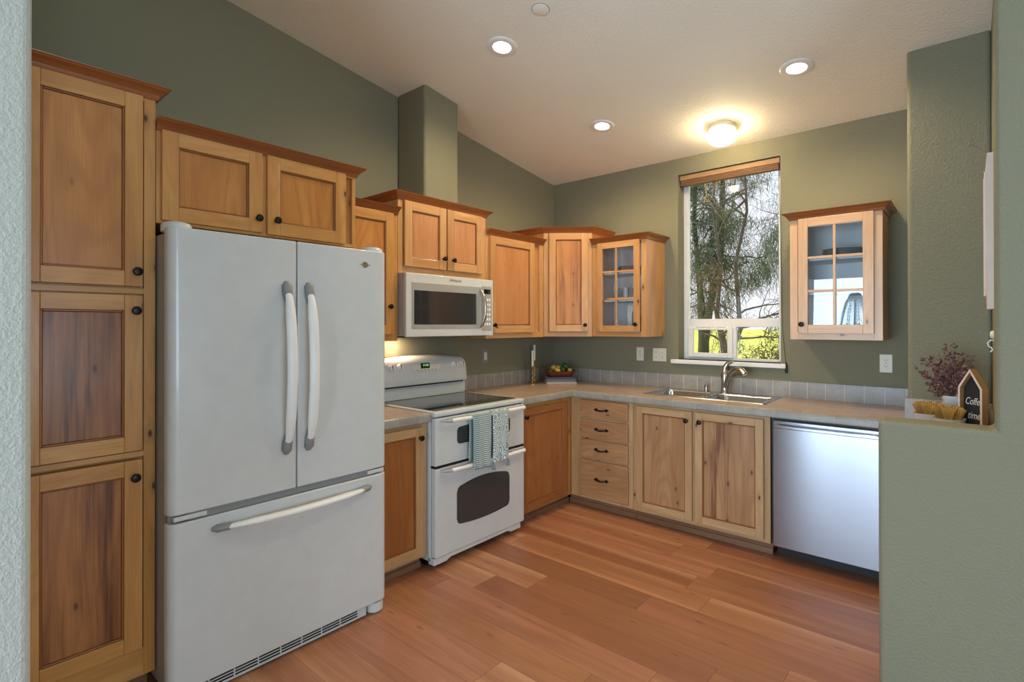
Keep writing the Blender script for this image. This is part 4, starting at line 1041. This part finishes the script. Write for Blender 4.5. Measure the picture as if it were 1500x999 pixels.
book(0.262, -0.262, T1, 0.265, 0.20, 0.016, 0.78, 'book_pale', 'cream covered book, lowest of the stack under the fruit bowl')
book(0.255, -0.255, T1 + 0.016, 0.255, 0.20, 0.024, 0.76, 'book_blue', 'slate blue book in the middle of the stack under the bowl')
book(0.255, -0.258, T1 + 0.040, 0.24, 0.19, 0.018, 0.82, 'book_purple', 'dusky violet book, topmost under the fruit bowl')
zb = T1 + 0.058; X45 = Matrix.Translation((0.255, -0.26, 0)) @ Matrix.Rotation(0.78, 4, 'Z')
b = MB(X45); n = 28; prof = [(0.70, 0.0), (0.86, 0.016), (1.0, 0.044), (1.06, 0.052), (1.0, 0.050), (0.94, 0.042), (0.78, 0.018), (0.6, 0.008)]
v = []
for (k, h) in prof:
    for i in range(n):
        a = 2 * PI * i / n; ca, sa = math.cos(a), math.sin(a); p = 0.55
        v.append((math.copysign(abs(ca) ** p, ca) * 0.135 * k, math.copysign(abs(sa) ** p, sa) * 0.085 * k, zb + h + (0.008 * abs(ca) ** 3 if h > 0.03 else 0)))
f_ = [(j * n + i, j * n + (i + 1) % n, (j + 1) * n + (i + 1) % n, (j + 1) * n + i) for j in range(len(prof) - 1) for i in range(n)] + [tuple(range(n))[::-1], tuple((len(prof) - 1) * n + i for i in range(n))]
b.add(v, f_, 'bowlwood', [[(v[k][0], v[k][1] + v[k][2]) for k in q] for q in f_]); o = recenter(b.build('fruit_bowl', smooth=True, angle=0.9))
tag(o, 'reddish carved wooden dough bowl of citrus fruit on the stacked books', 'bowl')
def fruit(u, w, z, r, mat, lab, ph):
    p = X45 @ Vector((u, w, 0)); ellip((p.x, p.y, z), r, mat, 'lemon' if mat == 'lemon' else 'lime', lab, 'fruit', 'lemons in the wooden bowl' if mat == 'lemon' else 'limes in the wooden bowl', (1.3 + ph, 0.4 * ph, ph * 2), mat == 'lemon')
fz = zb + 0.055
fruit(-0.055, -0.010, fz + 0.024, 0.031, 'lemon', 'largest lemon, resting high at one end of the wooden bowl', 0.3)
fruit(-0.022, -0.045, fz - 0.002, 0.027, 'lemon', 'small pale lemon low at the front rim of the bowl', 1.1)
fruit(-0.004, 0.000, fz + 0.014, 0.028, 'lemon', 'lemon half hidden behind the front dark green lime', 2.0)
fruit(0.088, -0.030, fz + 0.000, 0.024, 'lemon', 'small lemon at the window end of the wooden bowl', 0.8)
fruit(0.022, -0.036, fz + 0.012, 0.030, 'lime', 'dark green lime at the front centre of the bowl', 0.5)
fruit(0.055, 0.014, fz + 0.034, 0.032, 'lime', 'green lime piled highest in the wooden bowl', 1.4)
fruit(-0.088, -0.028, fz - 0.008, 0.026, 'lime', 'lime low at the candlestick end of the bowl', 0.9)
fruit(0.090, 0.020, fz + 0.006, 0.028, 'lime', 'shaded lime behind the small end lemon', 1.9)
def candlestick(x, y, hs, hc, lab1, lab2):
    z = T1; b = MB(); k = hs / 0.15
    b.lathe([(0.036, 0), (0.036, 0.004), (0.030, 0.010), (0.012, 0.016), (0.008, 0.028 * k), (0.013, 0.036 * k), (0.008, 0.045 * k), (0.007, 0.075 * k), (0.012, 0.084 * k), (0.007, 0.094 * k), (0.007, 0.125 * k), (0.012, 0.132 * k), (0.017, hs - 0.008), (0.017, hs), (0.009, hs), (0.009, hs - 0.008)], (x, y, z), 'brass', 20)
    o = recenter(b.build('candlestick', smooth=True, angle=0.8)); tag(o, lab1, 'candlestick', 'brass candlesticks on the counter')
    t_ = thing('taper_candle', (x, y, z + hs - 0.007), lab2, 'candle', 'white candles in brass sticks')
    b = MB(); b.lathe([(0.0105, 0), (0.0095, hc), (0.004, hc + 0.004), (0, hc + 0.005)], (x, y, z + hs - 0.007), 'candle', 16); b.build('wax', t_, smooth=True, angle=0.8)
    b = MB(); b.tube([(x, y, z + hs + hc - 0.004), (x + 0.001, y, z + hs + hc + 0.006)], 0.0009, 'black', 6); b.build('wick', t_)
candlestick(0.155, -0.525, 0.160, 0.140, 'shorter brass candlestick standing in front', 'white candle in the shorter front candlestick')
candlestick(0.085, -0.410, 0.205, 0.140, 'taller brass candlestick standing behind, near the wall', 'white candle in the taller rear candlestick')

# ------------------------------------------------------------------ things inside the glass cabinets
def tumbler(x, y, z, r, h, lab):
    b = MB(); b.lathe([(r * 0.8, 0), (r, h), (r * 0.94, h), (r * 0.76, 0.006), (0, 0.006)], (x, y, z), 'tumbler', 18)
    return tag(recenter(b.build('drinking_glass', smooth=True, angle=0.7)), lab, 'glass', 'clear glasses on the cabinet shelf')
for i, (x, y) in enumerate(((0.80, -0.20), (0.90, -0.22), (0.955, -0.15), (1.00, -0.22), (1.06, -0.17))):
    tumbler(x, y, 1.640, 0.028, 0.10, ['clear tumbler standing apart behind the first pane column of the middle shelf', 'clear tumbler just behind the central muntin, middle shelf', 'rear clear tumbler in the cluster on the middle shelf', 'front clear tumbler in the cluster on the middle shelf', 'clear tumbler nearest the cabinet side on the middle shelf'][i])
t = thing('bread_box', (0.98, -0.16, 1.357), 'white arched door panel of a small box at the bottom of the glass cabinet', 'box')
b = MB(); b.box(0.925, 1.09, -0.24, -0.10, 1.3575, 1.60, 'white_plastic'); b.build('shell', t, bevel=0.004)
b = MB(); n = 14; p = [(0.965, 1.37), (1.045, 1.37)] + [(1.005 + 0.040 * math.cos(PI * i / n), 1.50 + 0.07 * math.sin(PI * i / n)) for i in range(n + 1)]
b.prism(p, 'y', -0.243, -0.2395, 'grey_plastic'); b.build('arched_panel', t)
b = MB(); b.lathe([(0.03, 0), (0.032, 0.004), (0.006, 0.008), (0.005, 0.04), (0.02, 0.055), (0.03, 0.075), (0.028, 0.075), (0.0, 0.052)], (0.87, -0.2, 1.3575), 'tumbler', 18)
tag(recenter(b.build('stemmed_glass', smooth=True)), 'short stemmed glass at the bottom of the cabinet by the corner', 'glass')
def plates(x, y, z, r, n, lab, nm='plate', mat='tumbler', grp=None):
    for i in range(n):
        b = MB(); b.lathe([(r * 0.55, 0), (r * 0.6, 0.003), (r, 0.013), (r, 0.0155), (r * 0.58, 0.006), (0, 0.006)], (x, y, z + i * 0.0085), mat, 28)
        tag(recenter(b.build(nm, smooth=True, angle=0.8)), lab, 'plate', grp)
plates(0.93, -0.17, 1.866, 0.11, 5, 'grey glass plate in the stack on the top shelf beside the corner cabinet', mat='glassware', grp='plates stacked in the cabinet by the corner')
plates(2.43, -0.17, 1.858, 0.115, 6, 'clear glass plate in the stack on the top shelf of the lone cabinet', mat='glassware', grp='plates stacked in the lone cabinet')

# ------------------------------------------------------------------ nook beside the pier
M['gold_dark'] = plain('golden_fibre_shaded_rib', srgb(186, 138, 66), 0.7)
def fan_bundle(x, y, z, ang, r, h, lab):
    """flared bundle of slender golden ribs gathered at the foot"""
    b = MB(Matrix.Translation((x, y, z)) @ Matrix.Rotation(ang, 4, 'Z')); n = 15
    for row, (dy, k) in enumerate(((0.008, 0.94), (-0.002, 1.0))):
        for i in range(n):
            a = -0.80 + 1.6 * i / (n - 1) + (0.05 if row else 0); L = h * k * (0.86 + 0.14 * math.cos(a * 1.6)) * (0.97 + 0.03 * (i % 3))
            P0 = Vector((math.sin(a) * 0.006, dy * 0.3, 0)); P1 = Vector((math.sin(a) * r * 0.55, dy + (0.0018 if i % 2 else -0.0018), L * 0.55)); P2 = Vector((math.sin(a) * r * 1.1, dy * 1.6 - 0.004 * math.cos(a), L))
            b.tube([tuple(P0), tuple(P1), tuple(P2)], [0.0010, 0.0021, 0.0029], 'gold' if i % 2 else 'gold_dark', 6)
    return tag(b.build('golden_fan', smooth=True, angle=0.9), lab, 'dried decoration', 'golden ribbed fans standing in white bowls')
def nook_bowl(x, y, lab, fl):
    b = MB(); b.lathe([(0.034, 0), (0.036, 0.004), (0.052, 0.05), (0.0585, 0.105), (0.060, 0.107), (0.056, 0.106), (0.049, 0.05), (0.03, 0.012), (0, 0.010)], (x, y, T1), 'ceramic', 32)
    tag(recenter(b.build('white_bowl', smooth=True, angle=0.9)), lab, 'bowl', 'white bowls behind the half wall')
    for k, (dx, dy, an) in enumerate(((-0.030, 0.012, 0.35), (0.000, -0.012, -0.1), (0.030, 0.006, -0.45), (0.004, 0.024, 0.1))):
        fan_bundle(x + dx, y + dy, T1 + 0.070, an, 0.034, 0.088, fl[k])
nook_bowl(2.897, -1.02, 'white bowl of golden ribbed fans nearest the dishwasher', ['golden ribbed fan at the pier end of the farther bowl', 'golden ribbed fan at the front of the farther bowl', 'golden ribbed fan half hidden where the two bowls meet', 'golden ribbed fan at the back of the farther bowl'])
nook_bowl(2.972, -1.13, 'white bowl of golden ribbed fans in front of the plant pot', ['golden ribbed fan overlapping the farther bowl', 'golden ribbed fan at the front of the bowl before the plant', 'golden ribbed fan beside the chalkboard house', 'golden ribbed fan at the back of the bowl before the plant'])
pp = thing('potted_plant', (2.985, -0.93, T1), 'burgundy leaved twiggy plant in a white pot in front of the wall pier', 'plant')
b = MB(); b.lathe([(0.034, 0), (0.038, 0.004), (0.042, 0.165), (0.045, 0.170), (0.045, 0.185), (0.041, 0.185), (0.039, 0.165), (0, 0.160)], (2.985, -0.93, T1), 'ceramic', 30); b.build('pot', pp, smooth=True, angle=0.6)
random.seed(21); bs = MB(); lf = MB(); base = Vector((2.985, -0.93, T1 + 0.165))
tips = [(-0.135, 0.00, 0.115), (-0.110, 0.01, 0.095), (-0.085, -0.01, 0.175), (-0.050, 0.02, 0.165), (-0.02, 0.0, 0.215), (0.005, 0.01, 0.225), (0.040, 0.0, 0.185), (0.065, 0.01, 0.165), (-0.06, -0.03, 0.09), (-0.04, 0.02, 0.12), (-0.09, 0.0, 0.05), (-0.02, -0.03, 0.11), (0.02, 0.02, 0.14), (-0.065, 0.02, 0.055), (-0.08, -0.02, 0.02), (0.035, -0.02, 0.12), (-0.105, 0.02, 0.16), (-0.03, 0.03, 0.07)]
def leaf(c, d, r, mat):
    d = d.normalized(); s_ = d.orthogonal().normalized(); s_.rotate(Matrix.Rotation(random.uniform(0, 6.28), 3, d)); w = s_ * r * 0.36
    nn = d.cross(s_) * r * 0.12
    pts = [c, c + d * r * 0.45 + w + nn, c + d * r, c + d * r * 0.45 - w + nn]
    lf.add([tuple(p) for p in pts], [(0, 1, 2, 3)], mat)
for ti, tp in enumerate(tips):
    T_ = base + Vector(tp) + Vector((0, 0, 0.02)); mid = base + Vector((tp[0] * 0.25, tp[1] * 0.3, tp[2] * 0.55)); pts = []
    for i in range(9):
        s_ = i / 8; pts.append(tuple(base * (1 - s_) ** 2 + mid * 2 * s_ * (1 - s_) + T_ * s_ ** 2))
    bs.tube(pts, [0.0026 * (1 - 0.75 * i / 8) for i in range(9)], 'stem', 6)
    for i in range(4, 9):
        for k in range(9 if tp[2] > 0.1 else 7):
            c = Vector(pts[i]) + Vector([random.gauss(0, 0.007) for _ in range(3)]); d = Vector((random.gauss(tp[0] * 4, 0.7), random.gauss(0, 0.7), random.gauss(0.25, 0.6)))
            if d.length > 0.01: leaf(c, d, random.uniform(0.012, 0.021), 'redleaf2' if random.random() < (0.5 if 0.05 < tp[2] < 0.13 else 0.15) else 'redleaf')
bs.build('stems', pp, smooth=True); lo = lf.build('leaves', pp)

# chalkboard house sign
hs = thing('chalkboard_house', (3.062, -1.16, T1), 'house shaped wooden frame around a chalkboard with white lettering', 'sign')
th = 0.82; ca, sa = math.cos(th), math.sin(th)
XH = Matrix(((ca, sa, 0, 3.056), (sa, -ca, 0, -1.10), (0, 0, 1, T1), (0, 0, 0, 1)))
# local: u to the viewer's right along the face, n out of the face
XH = Matrix(((ca, -sa, 0, 3.056), (-sa, -ca, 0, -1.13), (0, 0, 1, T1), (0, 0, 0, 1)))
hw, he, ha, tw = 0.056, 0.245, 0.325, 0.008
out_ = [(-hw, 0), (-hw, he), (0, ha), (hw, he), (hw, 0)]; inn = [(-hw + tw, 0), (-hw + tw, he - 0.004), (0, ha - 0.013), (hw - tw, he - 0.004), (hw - tw, 0)]
b = MB(XH)
for i in range(4):
    q = [out_[i], out_[i + 1], inn[i + 1], inn[i]]; b.prism(q, 'y', -0.010, 0.0175, 'honey'); b.prism(q, 'y', 0.0175, 0.0195, 'whitewash')
b.box(-hw + tw, hw - tw, -0.010, 0.0195, 0, 0.008, 'honey', 'x')
b.build('frame', hs)
b = MB(XH); b.prism([(p[0], p[1] + (0.008 if i in (0, 4) else 0)) for i, p in enumerate(inn)], 'y', -0.008, 0.001, 'board'); cb_ = b.build('chalkboard', hs)
mtx = XH @ Matrix(((0.80, 0, 0, 0.0), (0, 0, 1, 0.0015), (0, 1.15, 0, 0.185), (0, 0, 0, 1)))
text_mesh('lettering', 'Coffee', 0.038, 'chalk', mtx, 0.0003, cb_, True)
mtx = XH @ Matrix(((0.85, 0, 0, 0.0), (0, 0, 1, 0.0015), (0, 1.15, 0, 0.125), (0, 0, 0, 1)))
text_mesh('lettering', 'time', 0.038, 'chalk', mtx, 0.0003, cb_, True)
b = MB(); b.prism([(3.098, T1), (3.124, T1), (3.124, T1 + 0.125), (3.117, T1 + 0.150), (3.105, T1 + 0.158), (3.098, T1 + 0.150)], 'y', -1.12, -1.10, 'honey')
tag(recenter(b.build('wooden_board', bevel=0.002)), 'small round topped orange wood board leaning by the side wall', 'board')

# white box frame on the side wall, seen edge-on, and the hook under it
wf = thing('wall_box', (3.11, -1.16, 1.49), 'shallow whitewashed wooden box hung on the side wall of the nook', 'wall decor')
b = MB(); b.prism([(3.1275, 1.492), (3.098, 1.492), (3.089, 2.02), (3.098, 2.125), (3.1275, 2.125)], 'y', -1.26, -1.10, 'whitewash'); b.build('box', wf, bevel=0.002)
b = MB(); b.box(3.0885, 3.094, -1.25, -1.235, 1.55, 2.05, 'whitewash'); b.box(3.0885, 3.0945, -1.125, -1.11, 1.55, 2.05, 'whitewash'); b.build('face_trim', wf)
hk = thing('wall_hook', (3.12, -1.08, 1.32), 'white scrolled metal hook with a round cream head, under the wall box', 'hook')
b = MB(); b.lathe([(0.0, 0.0), (0.016, 0.002), (0.018, 0.010), (0.014, 0.018), (0, 0.020)], (3.1278, -1.08, 1.386), 'ivory', 20, axis=(-1, 0, 0)); b.build('head', hk, smooth=True)
b = MB(); b.tube([(3.127, -1.08, 1.362), (3.110, -1.08, 1.362), (3.101, -1.08, 1.350), (3.105, -1.08, 1.335), (3.114, -1.08, 1.330), (3.117, -1.08, 1.320), (3.110, -1.08, 1.312)], 0.0028, 'white_plastic', 8); b.build('scroll', hk, smooth=True)
b = MB(); b.lathe([(0.006, 0), (0.006, 0.003), (0.003, 0.004), (0.0025, 0.014), (0.005, 0.016), (0, 0.017)], (3.045, -0.6452, 2.329), 'grey_plastic', 12, axis=(0, -1, 0))
tag(recenter(b.build('wall_nail', smooth=True)), 'small metal nail high on the pier face', 'nail')

# ------------------------------------------------------------------ outside
b = MB(); gx = [-120, -40, -15, 0, 15, 120]; gy = [0.4, 6, 15, 30, 60, 120, 260]
b.add([(x, y, -0.35 - (0.0 if y < 30 else 0.0)) for y in gy for x in gx], [(j * 6 + i, j * 6 + i + 1, (j + 1) * 6 + i + 1, (j + 1) * 6 + i) for j in range(6) for i in range(5)], 'grass')
o = b.build('ground_meadow'); tag(o, 'bright yellow green meadow outside the window', 'grass', kind='structure')
def limb(b, p, d, L, r, depth, mat, droop, tips_, spread=0.55, kids=3, bend=0.24):
    n = 5; pts = [Vector(p)]; dd = Vector(d).normalized(); rr = [r]
    for i in range(n):
        dd = (dd + Vector([random.gauss(0, bend) for _ in range(3)]) + Vector((0, 0, droop))).normalized(); pts.append(pts[-1] + dd * L / n); rr.append(r * (1 - 0.55 * (i + 1) / n))
    b.tube([tuple(q) for q in pts], rr, mat, 6 if r > 0.02 else 4, cap=False)
    if depth <= 1: tips_ += [(q, dd) for q in pts[1:]]
    if depth > 0:
        for k in range(kids):
            i = random.randint(2, n); s_ = Vector([random.gauss(0, 1) for _ in range(3)]).normalized()
            limb(b, pts[i], (dd + s_ * spread * 1.6).normalized(), L * random.uniform(0.5, 0.75), rr[i] * 0.62, depth - 1, mat, droop, tips_, spread, kids, bend)
def tufts(tips_, mat, n, ln, w, dropf, jit):
    b = MB(); k = b.mat(mat)
    for (q, d) in tips_:
        for i in range(n):
            c = q + Vector([random.gauss(0, jit) for _ in range(3)]); a = Vector([random.gauss(0, 0.6) for _ in range(3)]) + d * 0.4 + Vector((0, 0, -dropf)); a = a.normalized() * ln * random.uniform(0.6, 1.3)
            s_ = a.orthogonal().normalized(); s_.rotate(Matrix.Rotation(random.uniform(0, 6.28), 3, a.normalized())); s_ = s_ * w
            m0 = len(b.v); b.v += [tuple(c - s_), tuple(c + s_), tuple(c + a)]; b.f.append((m0, m0 + 1, m0 + 2)); b.uv.append([(0, 0)] * 3); b.mi.append(k)
    return b
def tree(name, loc, label, trunk, bark, fol, seed, nlimb, z0, z1, Lr, depth, droop, tn, tl, tw_, td, grp, jit=0.16):
    random.seed(seed); t_ = thing(name, loc, label, 'tree', grp); b = MB(); tips_ = []
    for (pts, rad) in trunk:
        P = [Vector(loc) + Vector(p) for p in pts]; b.tube([tuple(p) for p in P], rad, bark, 12)
        for i in range(nlimb):
            s_ = random.uniform(0, 1); zt = z0 + (z1 - z0) * s_; j = 0
            while j < len(P) - 2 and P[j + 1].z < zt: j += 1
            f_ = (zt - P[j].z) / max(0.01, P[j + 1].z - P[j].z); q = P[j].lerp(P[j + 1], min(1, max(0, f_)))
            a = random.uniform(0, 2 * PI); limb(b, q, (math.cos(a), math.sin(a), random.uniform(-0.1, 0.6)), random.uniform(*Lr), 0.022, depth, bark, droop, tips_)
    b.build('trunk', t_, smooth=True)
    if fol: fo = tufts(tips_, fol, tn, tl, tw_, td, jit).build('foliage', t_)
    return t_
G = 'trees outside the window'
tree('pine_tree', (-1.68, 8.2, -0.35), 'dark pine with drooping needles and a forked mossy trunk outside the window', [([(0, 0, 0), (0.02, 0, 1.5), (-0.06, 0, 2.6), (-0.20, 0, 4.2), (-0.10, 0, 8)], [0.15, 0.12, 0.075, 0.05, 0.03]), ([(0.03, 0, 1.3), (0.16, 0, 2.2), (0.42, 0, 3.4), (0.48, 0, 5.5), (0.7, 0, 8)], [0.10, 0.085, 0.07, 0.055, 0.03])],
     'bark_green', 'needles', 5, 22, 1.6, 6.2, (0.7, 1.3), 2, -0.05, 6, 0.26, 0.0065, 1.1, G, 0.10)
tree('bare_tree', (-0.62, 6.6, -0.35), 'leafless tree with twisting dark branches against the sky', [([(0, 0, 0), (0.03, 0, 1.1), (-0.16, 0, 2.0), (-0.08, 0, 3.0), (-0.25, 0, 4.2), (-0.1, 0, 6)], [0.10, 0.085, 0.045, 0.035, 0.03, 0.02]), ([(0.0, 0, 0.9), (0.26, 0.1, 1.7), (0.20, 0, 3.0), (0.42, 0, 4.0), (0.35, 0, 5.5)], [0.06, 0.045, 0.035, 0.025, 0.02])],
     'twig_dark', 'needles_grey', 11, 14, 1.0, 4.6, (0.6, 1.3), 3, 0.02, 1, 0.12, 0.004, 0.3, G, 0.05)
tree('pine_tree', (-0.5, 14.5, -0.35), 'greyish pine standing farther off behind the bare tree', [([(0, 0, 0), (0.1, 0, 3), (-0.1, 0, 6), (0.1, 0, 9)], [0.09, 0.07, 0.05, 0.03])],
     'bark', 'needles_grey', 17, 22, 1.8, 5.5, (1.0, 1.8), 2, -0.04, 7, 0.28, 0.009, 1.0, G, 0.12)
# branch close to the glass, sunlight put into its pale twig colour
random.seed(40); tw = thing('bare_branch', (0.2, 4.6, 3.6), 'sunlit pale twisting branch hanging just outside the upper pane', 'branch'); b = MB(); tp_ = []
limb(b, (0.35, 4.6, 4.3), (-0.35, 0, -0.8), 1.1, 0.022, 3, 'twig', 0.05, tp_, 0.6, 3, 0.25); limb(b, (-0.35, 4.6, 4.4), (0.3, 0, -0.8), 1.1, 0.020, 3, 'twig', 0.05, tp_, 0.6, 3, 0.25); b.build('twigs', tw, smooth=True)
# scrub at the lower edge of the window
random.seed(9); bu = thing('scrub_bush', (0.05, 7.6, -0.35), 'dense brown green bush behind the lower window pane', 'bush'); b = MB(); tp_ = []
for i in range(12):
    a = random.uniform(0, 6.28); limb(b, (0.12 + 0.25 * math.cos(a), 7.6 + 0.3 * math.sin(a), -0.36), (0.3 * math.cos(a), 0.4 * math.sin(a), 1.2), random.uniform(1.0, 1.5), 0.022, 1, 'bark', -0.02, tp_)
b.build('branches', bu, smooth=True); tufts(tp_, 'bushleaf', 11, 0.20, 0.010, 0.5, 0.10).build('foliage', bu)
# palm on the patio behind the camera, mirrored in the lone cabinet's glass
random.seed(3); pm = thing('patio_palm', (1.62, -6.95, -0.1), 'feathery palm on the patio, mirrored in the lone glass cabinet', 'tree')
b = MB(); b.tube([(1.62, -6.95, -0.1), (1.60, -6.95, 0.9), (1.62, -6.95, 1.95)], [0.022, 0.018, 0.014], 'bark', 12); b.build('trunk', pm, smooth=True)
b = MB()
for k in range(9):
    a = k * 0.7; pts = []
    for i in range(10): s_ = i / 9; pts.append(Vector((1.62 + math.cos(a) * 0.22 * s_, -6.95 + math.sin(a) * 0.12 * s_, 1.95 + 0.30 * s_ - 0.85 * s_ * s_)))
    b.tube([tuple(p) for p in pts], 0.005, 'needles', 4)
    for i in range(1, 10):
        for sg in (-1, 1):
            for q in range(2):
                c = pts[i]; d = Vector((-math.sin(a) * sg * 0.5 + math.cos(a) * 0.3, math.cos(a) * sg * 0.2, -0.8)).normalized() * 0.15; w = Vector((0.006, 0, 0.002)); c = c - (pts[i] - pts[i - 1]) * 0.5 * q
                b.add([tuple(c - w), tuple(c + w), tuple(c + d)], [(0, 1, 2)], 'needles')
b.build('fronds', pm)
struct(MB().box(-3, 6.6, -9, -6.65, -0.25, -0.1, 'toe', 'x').build('floor_patio'))
